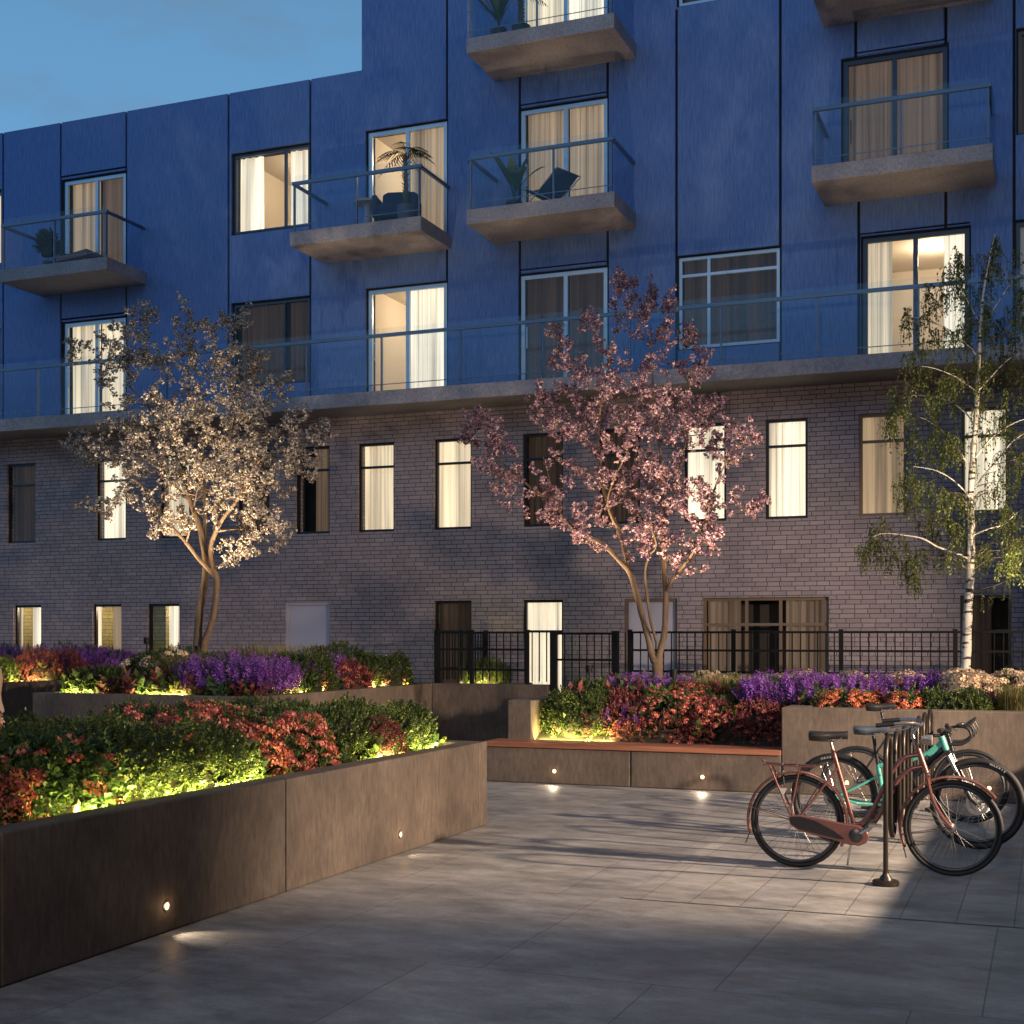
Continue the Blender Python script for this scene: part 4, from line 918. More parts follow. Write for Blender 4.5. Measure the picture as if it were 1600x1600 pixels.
# birch
YBi = 18.2
def cb_(u, v, dy=0): return np.array(at(1300+u/2.667, 350+v/2.667, YBi+dy))
def LB(l): return [tuple(cb_(u, v, dy))+(r,) for (u, v, dy, r) in l]
limbsB = [LB([(550, 1960, 0, .085), (556, 1880, 0, .073), (562, 1740, 0, .068), (567, 1600, 0, .064), (575, 1500, 0, .06), (579, 1400, 0, .058), (581, 1260, 0, .053), (578, 1150, 0, .049), (586, 1000, 0, .044), (598, 850, 0, .04), (606, 700, 0, .034), (613, 550, 0, .028), (622, 400, 0, .022), (632, 280, 0, .016), (655, 150, 0, .010), (680, 40, 0, .005)]),
    LB([(578, 1398, 0, .026), (520, 1372, -.1, .022), (440, 1345, -.2, .019), (380, 1312, -.3, .016), (300, 1297, -.4, .013), (200, 1292, -.5, .009), (120, 1340, -.55, .005)]),
    LB([(578, 1010, 0, .026), (545, 970, 0, .022), (510, 915, .05, .018), (460, 865, .1, .014), (400, 820, .1, .010), (320, 790, .1, .006)]),
    LB([(600, 850, 0, .022), (560, 790, .1, .018), (500, 745, .2, .014), (430, 722, .3, .010), (330, 712, .3, .006)]),
    LB([(588, 985, 0, .022), (640, 920, -.1, .018), (690, 870, -.2, .014), (780, 820, -.3, .010), (880, 800, -.3, .006)]),
    LB([(580, 1120, 0, .022), (640, 1040, .1, .018), (700, 970, .2, .014), (760, 900, .3, .010), (860, 840, .3, .006)]),
    LB([(580, 1300, 0, .020), (650, 1270, -.2, .017), (720, 1250, -.3, .014), (790, 1190, -.4, .010), (900, 1180, -.5, .006)]),
    LB([(606, 700, 0, .018), (660, 640, .1, .014), (740, 560, .2, .010), (830, 520, .3, .006)]),
    LB([(612, 560, 0, .018), (560, 500, 0, .014), (480, 440, -.1, .010), (400, 400, -.1, .006), (310, 385, -.1, .004)]),
    LB([(620, 420, 0, .014), (570, 330, 0, .011), (520, 230, 0, .008), (480, 210, 0, .004)]),
    LB([(620, 430, 0, .014), (690, 330, .1, .010), (760, 230, .1, .006), (840, 200, .1, .004)]),
    LB([(606, 700, 0, .016), (520, 640, -.2, .012), (420, 600, -.3, .008), (330, 590, -.3, .004)]),
    LB([(582, 1150, 0, .018), (520, 1080, -.15, .014), (440, 1030, -.25, .010), (340, 1010, -.3, .006)]),
    LB([(578, 1330, 0, .016), (540, 1280, .1, .012), (470, 1250, .2, .008), (400, 1300, .3, .005)])]
plB = [((660, 200), (680, 60), 26, 10, 0), ((640, 300), (700, 180), 60, 50, 0), ((560, 180), (530, 120), 26, 18, 0), ((520, 260), (470, 240), 30, 22, 0), ((450, 300), (400, 290), 34, 26, -.1), ((330, 390), (300, 395), 18, 16, -.1), ((440, 440), (400, 480), 50, 36, -.1), ((540, 380), (560, 460), 50, 45, 0),
    ((680, 380), (720, 460), 60, 50, .1), ((760, 330), (800, 380), 40, 40, .1), ((740, 560), (760, 660), 70, 60, .2), ((340, 600), (300, 620), 26, 20, -.3), ((430, 640), (520, 640), 40, 40, -.3), ((480, 700), (520, 740), 50, 40, .2), ((280, 740), (240, 800), 36, 26, .3), ((340, 760), (400, 830), 50, 45, .1), ((380, 860), (440, 920), 55, 45, .1),
    ((470, 860), (520, 900), 40, 30, .1), ((360, 1040), (300, 1080), 34, 22, -.3), ((420, 1060), (480, 1120), 60, 55, -.25), ((380, 1130), (400, 1180), 45, 40, -.25), ((520, 1090), (540, 1140), 36, 30, -.1), ((680, 900), (760, 950), 50, 45, .2), ((680, 1050), (740, 1130), 40, 40, .1), ((640, 760), (700, 800), 45, 40, 0), ((790, 760), (840, 860), 50, 50, .3),
    ((220, 1300), (150, 1340), 34, 22, -.5), ((280, 1310), (200, 1320), 34, 30, -.45), ((380, 1340), (310, 1400), 36, 30, -.3), ((360, 1380), (320, 1470), 26, 18, -.3), ((450, 1280), (420, 1290), 36, 30, .2), ((540, 1260), (500, 1240), 24, 20, .1), ((660, 1300), (720, 1280), 50, 50, -.3), ((700, 1330), (760, 1400), 50, 40, -.3), ((800, 1250), (860, 1300), 50, 45, -.4),
    ((860, 560), (900, 700), 50, 50, .3), ((880, 860), (940, 950), 50, 50, -.3), ((640, 480), (660, 560), 40, 36, 0)]
limbsB = limbsB[:1]+[[(x, y, z, r*.65) for x, y, z, r in l] for l in limbsB[1:]]
tB = thing('birch_tree', 'slim birch with a white trunk and drooping green twigs at the right', 'tree', tuple(cb_(552, 1960))[:2]+(.86,))
L_, A_ = rel(tB, limbsB, plume_pts(plB, cb_, 22))
tb, tw = grow(L_, A_, .08, up=-.5); br = tree_mesh(tB, L_, tb, barkB, slim=.88)
# drooping strands with small hanging leaves
S_ = MB(); LPs = []; LD = []
for p, d, u in tw:
    if u < .3: continue
    for _ in range(4):
        L = .08+.22*RNG.random(); az = RNG.random()*2*PI; o = np.array([math.cos(az), math.sin(az), 0])*.10*RNG.random(); k = 5
        pts = [p+o*math.sin(q/k*PI*.5)*1.2+np.array([0, 0, .02*math.sin(q/k*PI)-L*(q/k)**1.2]) for q in range(k+1)]
        S_.tube(pts, .0022, 3, False)
        for q in np.linspace(.1, 1, int(L/.030)):
            i = min(int(q*k), k-1); f = q*k-i; LPs.append(pts[i]*(1-f)+pts[i+1]*f); LD.append([RNG.normal()*.7, RNG.normal()*.7, -1])
LPs = np.array(LPs); V, Fq = scatter(*leaf_t(1, .62, .1), LPs+RNG.normal(size=LPs.shape)*.008, basis(np.array(LD)), .036*(.6+.7*RNG.random(len(LPs))))
n1 = len(Fq); V, Fq = merge([(V, Fq), (np.array(S_.v), np.array(S_.f)), t_vf[tB.name]]); n2 = len(S_.f)
np_mesh('crown', V, Fq, [leafB, leafT, barkT], tB, matidx=np.concatenate([np.zeros(n1, int), np.ones(n2, int), np.full(len(Fq)-n1-n2, 2)]))

# ------------------------------------------------------------------ bicycles
rubber = mat('tyre_rubber', (.009, .0085, .0085), .65); chrome = mat('polished_metal', (.45, .44, .42), .28, .9); grey_m = mat('grey_alloy', (.08, .08, .085), .35, .8)
rose = mat('rose_copper_paint', (.24, .098, .082), .3, .5); rose.node_tree.nodes['Principled BSDF'].inputs['Coat Weight'].default_value = .5
mint = mat('mint_paint', (.09, .42, .33), .3, .0); mint.node_tree.nodes['Principled BSDF'].inputs['Coat Weight'].default_value = .6
blackp = mat('black_paint', (.02, .02, .024), .3, .1); leather = mat('saddle_black', (.02, .018, .018), .45); white_ink = mat('white_lettering', (.55, .55, .53), .6)
lampglass = mat('lamp_cover', (.35, .33, .30), .2, .4); wr = mat('white_reflector', (.7, .68, .62), .35)

def text_ring(txt, c, r, a_mid, size, y, m, parent, name='tyre_lettering'):
    """letters standing round a tyre wall"""
    b = MB(); wid = []
    for ch in txt:
        cu = bpy.data.curves.new('t', 'FONT'); cu.body = ch; cu.size = size; cu.align_x = 'CENTER'; o = bpy.data.objects.new('t', cu); COL.objects.link(o)
        dg = bpy.context.evaluated_depsgraph_get(); me = bpy.data.meshes.new_from_object(o.evaluated_get(dg)); wid.append((me, o))
    step = size*.82/r
    for i, (me, o) in enumerate(wid):
        a = a_mid-(i-(len(wid)-1)/2)*step   # angle from +x, counter-clockwise seen from -y
        up = Vector((math.cos(a), 0, math.sin(a))); tg = Vector((math.sin(a), 0, -math.cos(a))); vs = []
        for v in me.vertices: q = up*(r+v.co.y)+tg*v.co.x; vs.append((c[0]+q.x, y, c[2]+q.z))
        b.add(vs, [tuple(p.vertices) for p in me.polygons])
        bpy.data.objects.remove(o); bpy.data.meshes.remove(me)
    return b.build(name, m, parent)

def wheel(t, x, r, tr, rimd, paint=None, disc=False, label=None, text=None, spokes=28):
    b = MB(); b.torus((x, 0, r), r-tr, tr, 72, 10); ty = b.build('wheel', rubber, t)
    if label: ty['label'] = label
    b = MB(); b.torus((x, 0, r), r-2*tr-rimd*.35, rimd*.55, 64, 8, flat=1.1); b.build('rim', grey_m, ty)
    b = MB(); b.lathe([(.001, -.05), (.012, -.05), (.012, -.035), (.028, -.032), (.028, -.026), (.014, -.022), (.014, .022), (.028, .026), (.028, .032), (.012, .035), (.012, .05), (.001, .05)], (x, 0, r), 'y', 16); b.build('hub', chrome, ty)
    b = MB()
    for k in range(spokes):
        a = 2*PI*k/spokes; o = (.5 if k % 2 else -.5)*(1 if k % 4 < 2 else -1); s = 1 if k % 2 else -1
        p0 = (x+.027*math.cos(a+o), s*.028, r+.027*math.sin(a+o)); q = r-2*tr-rimd*.5; p1 = (x+q*math.cos(a), s*.003, r+q*math.sin(a)); b.tube([p0, p1], .0013, 4, False)
    b.build('spokes', chrome, ty)
    if disc:
        b = MB(); b.lathe([(.06, -.046), (.09, -.046), (.09, -.043), (.06, -.043), (.06, -.046)], (x, 0, r), 'y', 40)
        for k in range(6):
            a = k*PI/3; b.tube([(x+.015*math.cos(a), -.045, r+.015*math.sin(a)), (x+.065*math.cos(a+.5), -.045, r+.065*math.sin(a+.5))], .004, 5)
        b.build('brake_disc', chrome, ty)
    if text: text_ring(text[0], (x, 0, r), r-tr*1.55, text[1], tr*1.0, -tr*.98, white_ink, ty)
    return ty
def saddle(t, x, z, L=.27, W=.17, m=leather, tiltz=0.):
    """widening from nose to rear, x points forward"""
    b = MB(); prof = [(-.5, .80), (-.44, .98), (-.3, 1.), (-.12, .72), (.05, .40), (.25, .26), (.42, .22), (.5, .12)]; vs = []; fs = []; n = 12
    for (u, w_) in prof:
        for k in range(n):
            a = 2*PI*k/n; yy = W/2*w_*math.cos(a); zz = .030*math.sin(a)*(1.6 if (math.sin(a) < 0 and u < -.1) else 1.)+.012*abs(u+.1)**1.2
            vs.append((x+u*L, yy, z+zz+tiltz*u))
    for i in range(len(prof)-1):
        for k in range(n): fs.append((i*n+k, i*n+(k+1) % n, (i+1)*n+(k+1) % n, (i+1)*n+k))
    fs.append(tuple(range(n))); fs.append(tuple((len(prof)-1)*n+k for k in range(n)))
    b.add(vs, fs, True); s = b.build('saddle', m, t)
    b = MB()
    for y in (-.022, .022): b.tube([(x-.09, y, z-.02), (x-.03, y, z-.045), (x+.04, y, z-.045), (x+.10, y, z-.012)], .0035, 5)
    b.build('saddle_rails', chrome, s); return s
def sm(pts, k=6):
    P = [Vector(p) for p in pts]; Q = []
    for i in range(len(P)-1):
        p0, p1, p2, p3 = P[max(i-1, 0)], P[i], P[i+1], P[min(i+2, len(P)-1)]
        for j in range(k):
            u = j/k; Q.append(.5*((2*p1)+(p2-p0)*u+(2*p0-5*p1+4*p2-p3)*u*u+(3*p1-p0-3*p2+p3)*u**3))
    return Q+[P[-1]]
def fender(t, x, r, a0, a1, m, w=.028):
    b = MB(); vs = []; fs = []; n = 40; sec = [(-w, -.012), (-w*.8, .002), (0, .008), (w*.8, .002), (w, -.012)]
    for i in range(n+1):
        a = a0+(a1-a0)*i/n
        for (yy, rr) in sec: q = r+rr; vs.append((x+q*math.cos(a), yy, q*math.sin(a)+t['wheel_r']))
    for i in range(n):
        for k in range(4): fs.append((i*5+k, i*5+k+1, i*5+k+6, i*5+k+5))
    b.add(vs, fs, True); o = b.build('mudguard', m, t); s = o.modifiers.new('solid', 'SOLIDIFY'); s.thickness = .002; return o
def crank(t, x, z, rr=.085, arm=.17, ang=.35, ring=True, m=grey_m):
    b = MB()
    if ring:
        b.torus((x, -.05, z), rr, .005, 40, 6)
        for k in range(5): a = k*2*PI/5; b.tube([(x, -.05, z), (x+rr*math.cos(a), -.05, z+rr*math.sin(a))], .006, 5)
    for s in (-1, 1):
        y = s*.075; ex, ez = x+s*-1*arm*math.cos(ang), z+s*arm*math.sin(ang)
        b.tube([(x, y, z), (ex, y, ez)], [.013, .010], 8); b.box(ex-.045, ex+.045, min(y+s*.012, y+s*.09), max(y+s*.012, y+s*.09), ez-.009, ez+.009)
    b.tube([(x, -.08, z), (x, .08, z)], .018, 10); return b.build('crankset', m, t)

# --- rose step-through city bicycle
def city_bike():
    t = thing('bicycle', 'rose coloured step-through city bicycle with chain case and rear carrier, nearest of the three', 'bicycle', (-1.775, 10.29, 0), math.atan2(.03, 1.12)); t['wheel_r'] = .35
    wheel(t, 0, .35, .018, .024, spokes=36); wheel(t, 1.12, .35, .018, .024, spokes=36)
    f = MB(); BB = (.44, 0, .27); SL = (.285, 0, .84); HT = (.875, 0, .92); HB = (.935, 0, .745)
    f.tube([BB, (.262, 0, .90)], .0165, 12); f.tube([HT, HB], .021, 12)
    f.tube(sm([(.885, 0, .875), (.78, 0, .85), (.70, 0, .76), (.63, 0, .62), (.56, 0, .47), (.48, 0, .36), (.41, 0, .345)]), .017, 12)
    f.tube(sm([(.915, 0, .79), (.82, 0, .765), (.73, 0, .68), (.66, 0, .54), (.60, 0, .42), (.53, 0, .32), (.45, 0, .27)]), .018, 12)
    for s in (-1, 1):
        f.tube([(.30, s*.012, .76), (.22, s*.03, .65), (.02, s*.062, .375)], .0085, 8); f.tube([(.43, s*.03, .27), (.25, s*.055, .30), (0, s*.065, .35)], .010, 8)
        f.tube([(0, s*.055, .35), (0, s*.075, .35)], .014, 8)
    f.lathe([(.027, -.045), (.027, .045)], BB, 'y', 16)
    f.build('frame', rose, t)
    k = MB()
    for s in (-1, 1): k.tube(sm([(.945, s*.045, .715), (.965, s*.052, .62), (1.0, s*.058, .52), (1.06, s*.062, .42), (1.12, s*.062, .35)]), [.013]*12+[.012]*12+[.010], 8)
    k.tube([(.945, -.055, .72), (.945, .055, .72)], .017, 8); k.build('fork', rose, t)
    b = MB(); b.tube([(.865, 0, .92), (.835, 0, 1.03)], .012, 10); b.tube([(.835, 0, 1.03), (.87, 0, 1.08)], .014, 10)
    b.tube(sm([(.60, .27, 1.10), (.74, .27, 1.115), (.85, .22, 1.12), (.90, .10, 1.10), (.875, 0, 1.085), (.90, -.10, 1.10), (.85, -.22, 1.12), (.74, -.27, 1.115), (.60, -.27, 1.10)]), .011, 8); h = b.build('handlebar', chrome, t)
    for s in (-1, 1):
        q = MB(); q.tube([(.60, s*.27, 1.10), (.73, s*.27, 1.114)], .0165, 10); q.build('grip', leather, h)
        q = MB(); q.tube(sm([(.84, s*.235, 1.10), (.80, s*.245, 1.075), (.70, s*.25, 1.06), (.66, s*.25, 1.05)]), .005, 6); q.build('brake_lever', chrome, h)
    b = MB(); b.lathe([(.001, -.03), (.03, -.03), (.038, .02), (.040, .045), (.034, .05), (.001, .047)], (.93, 0, .985), 'x', 18); b.tube([(.90, 0, .985), (.875, 0, .93)], .006, 6); b.build('headlight', lampglass, t)
    b = MB(); b.tube([(.262, 0, .90), (.245, 0, .965)], .0125, 10); b.build('seat_post', chrome, t); saddle(t, .235, 1.0, .28, .22, leather)
    # chain case
    ol = [(-.055, .375), (-.04, .40), (.03, .405), (.18, .385), (.33, .36), (.46, .345), (.515, .31), (.535, .262), (.515, .215), (.46, .192), (.38, .20), (.26, .232), (.12, .262), (.02, .285), (-.045, .33)]
    cc = MB(); cc.prism(ol, -.075, -.045); c = cc.build('chain_case', rose, t, .009)
    q = MB(); q.prism([(-.045, .372), (-.03, .388), (.04, .39), (.15, .365), (.28, .30), (.36, .238), (.30, .240), (.15, .272), (.02, .30), (-.035, .335)], -.079, -.0755); q.build('side_panel', blackp, c, .001)
    q = MB(); q.lathe([(.001, -.088), (.03, -.088), (.05, -.081), (.052, -.0765)], BB, 'y', 24); q.build('crank_cover', grey_m, c)
    crank(t, .44, .27, ring=False, ang=-.55, m=chrome)
    fender(t, 0, .375, R(-28), R(197), rose); fender(t, 1.12, .375, R(38), R(205), rose)
    for x, a in ((0, 197), (1.12, 205)):
        q = MB(); aa = R(a); p = (x+.375*math.cos(aa), .35+.375*math.sin(aa)); q.add([(p[0]-.004, -.024, p[1]), (p[0]-.004, .024, p[1]), (p[0]-.03+(.045 if x else 0), .03, p[1]-.075), (p[0]-.03+(.045 if x else 0), -.03, p[1]-.075)], [(0, 1, 2, 3)]); o = q.build('mud_flap', leather, t); s = o.modifiers.new('s', 'SOLIDIFY'); s.thickness = .003
    q = MB()
    for x, aa in ((0, 165), (0, 60), (1.12, 190)):
        for s in (-1, 1): q.tube([(x, s*.055, .35), (x+.373*math.cos(R(aa)), s*.026, .35+.373*math.sin(R(aa)))], .003, 5)
    q.build('mudguard_stays', rose, t)
    q = MB()
    for s in (-1, 1):
        q.tube([(-.24, s*.06, .775), (.13, s*.06, .765)], .0065, 6); q.tube([(-.20, s*.062, .77), (-.03, s*.07, .37)], .0075, 6); q.tube([(.03, s*.062, .77), (-.035, s*.07, .45), (-.02, s*.07, .38)], .0065, 6)
    for x in (-.24, -.12, .0, .13): q.tube([(x, -.06, .772), (x, .06, .772)], .005, 6)
    q.tube([(.13, 0, .766), (.285, 0, .80)], .006, 6); q.tube([(-.25, -.055, .80), (-.25, .055, .80)], .010, 6); rk = q.build('rear_carrier', rose, t)
    q = MB()
    for y in (-.02, .0, .02): q.tube([(-.11, y, .785), (-.095, y-.0, .62)], .0045, 5)
    q.build('carrier_straps', leather, rk)
    q = MB(); q.prism([(-.125, .60), (-.065, .60), (-.095, .54)], -.078, -.072); q.build('rear_reflector', wr, rk)
    q = MB(); q.tube([(.40, .06, .25), (.36, .10, .02)], .008, 6); q.build('kickstand', chrome, t)
    return t
def mountain_bike():
    t = thing('bicycle', 'mint green mountain bicycle with knobbly tyres and disc brakes, standing in the middle', 'bicycle', (-1.70, 11.72, 0), math.atan2(-.02, 1.15)); t['wheel_r'] = .375
    wheel(t, 0, .375, .028, .022, disc=True, text=('MAXXIS', R(98))); wheel(t, 1.15, .375, .028, .022, disc=True, text=('MAXXIS', R(62)))
    f = MB(); f.tube([(.355, 0, .66), (.41, 0, .33)], .019, 12); f.tube(sm([(.35, 0, .65), (.44, 0, .665), (.60, 0, .70), (.80, 0, .80), (.88, 0, .85)]), .021, 12, flat=.8)
    f.tube([(.865, 0, .915), (.905, 0, .80)], .028, 14)
    f.prism([(.74, .775), (.86, .885), (.885, .80), (.80, .72)], -.014, .014)
    for s in (-1, 1): f.tube([(.38, s*.02, .58), (.20, s*.05, .48), (0, s*.065, .375)], .011, 8); f.tube([(.40, s*.035, .33), (.2, s*.06, .335), (0, s*.065, .375)], .013, 8, flat=.8)
    f.lathe([(.028, -.04), (.028, .04)], (.41, 0, .33), 'y', 16); f.build('frame', mint, t, .0)
    b = MB(); b.tube([(.895, 0, .83), (.42, 0, .345)], .026, 12, flat=.85); b.build('down_tube', blackp, t)
    for s in (-1, 1):
        b = MB(); b.tube([(.925, s*.062, .765), (.995, s*.062, .62)], .017, 10); b.build('fork_stanchion', chrome, t)
        b = MB(); b.tube([(.99, s*.062, .63), (1.10, s*.064, .42), (1.15, s*.064, .375)], [.022, .020, .016], 10); b.build('fork_leg', blackp, t)
    b = MB(); b.tube([(.915, -.075, .785), (.915, .075, .785)], .024, 8); b.tube([(.905, 0, .80), (.915, 0, .785)], .03, 10); b.build('fork_crown', blackp, t)
    b = MB(); b.tube([(.855, 0, .93), (.93, 0, .965)], .017, 10); b.tube(sm([(.88, .36, .985), (.90, .2, .98), (.93, .06, .965), (.93, -.06, .965), (.90, -.2, .98), (.88, -.36, .985)]), .014, 8); h = b.build('handlebar', blackp, t)
    for s in (-1, 1):
        q = MB(); q.tube([(.88, s*.36, .985), (.888, s*.25, .982)], .019, 10); q.build('grip', leather, h)
        q = MB(); q.tube([(.90, s*.22, .98), (.965, s*.25, .955), (.96, s*.34, .945)], .006, 6); q.box(.885, .925, s*.21-.02, s*.21+.02, .95, .975); q.build('brake_lever', blackp, h)
    b = MB(); b.tube([(.355, 0, .66), (.315, 0, .925)], .0145, 10); b.build('seat_post', blackp, t); saddle(t, .30, .955, .28, .145, mat('slate_saddle', (.05, .065, .09), .5))
    crank(t, .41, .33, .075, ang=-.3)
    b = MB(); b.tube([(.41, -.052, .405), (0, -.052, .41)], .0035, 4); b.tube([(.41, -.052, .255), (.03, -.052, .24), (0, -.052, .335)], .0035, 4); b.build('chain', grey_m, t)
    b = MB(); b.lathe([(.06, -.055), (.045, -.045), (.03, -.035)], (0, 0, .375), 'y', 20); b.tube([(.005, -.06, .33), (.03, -.062, .24)], .012, 6); b.torus((.03, -.06, .235), .018, .006, 14, 5); b.build('rear_derailleur', grey_m, t)
    return t
def road_bike():
    t = thing('bicycle', 'black road bicycle with drop handlebars, farthest of the three', 'bicycle', (-1.72, 13.30, 0), math.atan2(.0, 1.0)); t['wheel_r'] = .345
    wheel(t, 0, .345, .019, .03); wheel(t, 1.03, .345, .019, .03)
    f = MB(); f.tube([(.41, 0, .29), (.262, 0, .84)], .016, 12); f.tube([(.27, 0, .80), (.83, 0, .81)], .0145, 12); f.tube([(.41, 0, .29), (.865, 0, .70)], .020, 12); f.tube([(.82, 0, .86), (.875, 0, .66)], .021, 12)
    for s in (-1, 1): f.tube([(.275, s*.012, .78), (0, s*.06, .345)], .008, 8); f.tube([(.40, s*.03, .29), (0, s*.062, .345)], .010, 8)
    f.lathe([(.024, -.04), (.024, .04)], (.41, 0, .29), 'y', 16); f.build('frame', blackp, t)
    k = MB()
    for s in (-1, 1): k.tube(sm([(.88, s*.04, .65), (.93, s*.052, .52), (.98, s*.055, .42), (1.03, s*.055, .345)]), .011, 8, flat=.7)
    k.tube([(.88, -.05, .655), (.88, .05, .655)], .017, 8); k.build('fork', grey_m, t)
    b = MB(); b.tube([(.815, 0, .875), (.91, 0, .90)], .014, 10)
    pts = []
    for s in (1, -1):
        l = [(.86, s*.20, .745), (.96, s*.205, .75), (1.035, s*.205, .80), (1.045, s*.205, .86), (1.0, s*.20, .905), (.93, s*.17, .91)]
        pts += l+[(.91, s*.05, .90)] if s == 1 else [(.91, s*.05, .90)]+l[::-1]
    b.tube(sm(pts), .015, 8); h = b.build('handlebar', leather, t)
    for s in (-1, 1):
        q = MB(); q.tube([(1.0, s*.20, .915), (1.05, s*.20, .95), (1.07, s*.20, .975)], [.017, .017, .010], 8); q.tube([(1.06, s*.20, .94), (1.09, s*.20, .88), (1.075, s*.20, .82)], .006, 6); q.build('brake_hood', leather, h)
    b = MB(); b.tube([(.262, 0, .84), (.222, 0, 1.04)], .0135, 10); b.build('seat_post', blackp, t); saddle(t, .22, 1.07, .27, .14, leather)
    crank(t, .41, .29, .095, ang=.7)
    b = MB(); b.tube([(.41, -.052, .385), (0, -.052, .375)], .0035, 4); b.tube([(.41, -.052, .195), (.03, -.052, .20), (0, -.052, .315)], .0035, 4); b.build('chain', grey_m, t)
    return t
city_bike(); mountain_bike(); road_bike()
# wave rack
t = thing('bicycle_rack', 'wavy tubular steel rack the three bicycles stand in', 'bicycle rack', (-1.07, 9.78, 0))
n = 14; st = 4.25/n; zt_, zb_ = 1.03, .28; pts = [(0, 0, .02), (0, 0, .5)]
for k in range(n):
    y0 = k*st; top = (k % 2 == 0); c = y0+st/2; zc = (zt_-st/2) if top else (zb_+st/2)
    for j in range(9):
        a = PI*j/8; pts.append((0, c-st/2*math.cos(a), zc+(1 if top else -1)*st/2*math.sin(a)))
pts += [(0, n*st, .5), (0, n*st, .02)]
rk_m = mat('rack_steel', (.05, .038, .03), .4, .6)
b = MB(); b.tube(pts, .0175, 12); b.build('wave_tube', rk_m, t)
for y in (0, n*st):
    b = MB(); b.lathe([(.001, .0), (.092, .0), (.092, .028), (.085, .034), (.045, .036), (.040, .055), (.022, .075), (.021, .09)], (0, y, 0), 'z', 28); b.build('base_flange', rk_m, t)

# ------------------------------------------------------------------ balcony things
bluefab = mat('navy_fabric', (.02, .04, .09), .9); tabm = mat('pale_table', (.35, .33, .36), .6); potm = mat('grey_pot', (.10, .105, .13), .6); potd = mat('dark_pot', (.02, .02, .025), .6); redw = mat('red_brown_wood', (.20, .045, .025), .5); cane = mat('pale_metal', (.45, .48, .5), .4, .6)
palmleaf = m_leaf('palm_leaf', [(0, (.02, .045, .015)), (1, (.07, .10, .03))]); bananaleaf = m_leaf('broad_leaf', [(0, (.03, .08, .05)), (1, (.06, .13, .07))])
ZB = 9.211
t = thing('round_table', 'small round pedestal table on the balcony with the palm', 'table', (-11.72, 22.25, ZB))
b = MB(); b.lathe([(.001, 0), (.16, 0), (.16, .02), (.10, .06), (.06, .35), (.09, .50), (.12, .52)], (0, 0, 0), 'z', 20); b.build('pedestal', tabm, t)
b = MB(); b.lathe([(.001, .52), (.26, .52), (.275, .54), (.26, .56), (.001, .56)], (0, 0, 0), 'z', 28); b.build('table_top', tabm, t)
t = thing('armchair', 'dark blue upholstered armchair beside the palm', 'armchair', (-11.15, 22.3, ZB), R(15))
b = MB(); b.box(-.32, .32, -.3, .3, .16, .40); b.build('seat', bluefab, t, .04)
b = MB(); b.prism([(-.34, .2), (.34, .2), (.34, .75), (.24, .80), (-.24, .80), (-.34, .75)], .30, .40); b.build('backrest', bluefab, t, .04)
for s in (-1, 1):
    b = MB(); x = s*.36; b.box(x-.05, x+.05, -.3, .29, .16, .56); b.build('armrest', bluefab, t, .03)
    for y in (-.26, .34): b = MB(); b.tube([(s*.28, y, 0), (s*.28, y, .17)], .015, 6); b.build('leg', potd, t)
def palm(label, loc, H_, pot_m, nf, fl, droop, pr=.17, ph=.32, trunk=True):
    t = thing('potted_palm', label, 'potted palm', loc)
    b = MB(); b.lathe([(.001, 0), (pr*.75, 0), (pr, ph), (pr*.9, ph), (pr*.85, ph-.04), (.001, ph-.04)], (0, 0, 0), 'z', 20); b.build('pot', pot_m, t)
    z0 = H_ if trunk else ph-.03
    b = MB()
    if trunk:
        b.tube([(0, 0, ph-.06), (.01, 0, ph+.3), (-.01, 0, H_)], [.05, .04, .035], 8)
        for k in range(60):
            a = k*2.4; z = ph+(H_-ph)*k/60; b.tube([(.03*math.cos(a), .03*math.sin(a), z), (.075*math.cos(a), .075*math.sin(a), z+.05)], [.012, .004], 4)
    else: b.tube([(0, 0, ph-.06), (0, 0, ph+.1)], .02, 6)
    b.build('stem', barkT, t)
    V = []; Fq = []
    for i in range(nf):
        az = i*2.4+.3; el = .2+1.0*RNG.random(); n = 10; prev = None
        for k in range(n+1):
            u = k/n; r = fl*u*math.cos(el*(1-.2*u)); z = fl*(u*math.sin(el)-droop*u*u); c = np.array([r*math.cos(az), r*math.sin(az), z0+z]); sd = np.array([-math.sin(az), math.cos(az), 0])
            if u > .25:
                for s in (-1, 1):
                    L = fl*.42*math.sin(PI*min(1, u*.93+.05)); tip = c+sd*s*L*.8+np.array([math.cos(az), math.sin(az), 0])*L*.5+np.array([0, 0, -L*.35]); w_ = np.array([math.cos(az), math.sin(az), 0])*.013
                    q = len(V); V += [c-w_, c+w_, tip+w_*.2, tip-w_*.2]; Fq.append((q, q+1, q+2, q+3))
            q = len(V); V += [c-sd*.006, c+sd*.006]
            if prev is not None: Fq.append((prev, prev+1, q+1, q))
            prev = q
    np_mesh('fronds', np.array(V), np.array(Fq), [palmleaf], t); return t
palm('potted palm with a shaggy trunk on the balcony with the armchair', (-10.85, 22.05, ZB), 1.25, potm, 17, .58, .75)
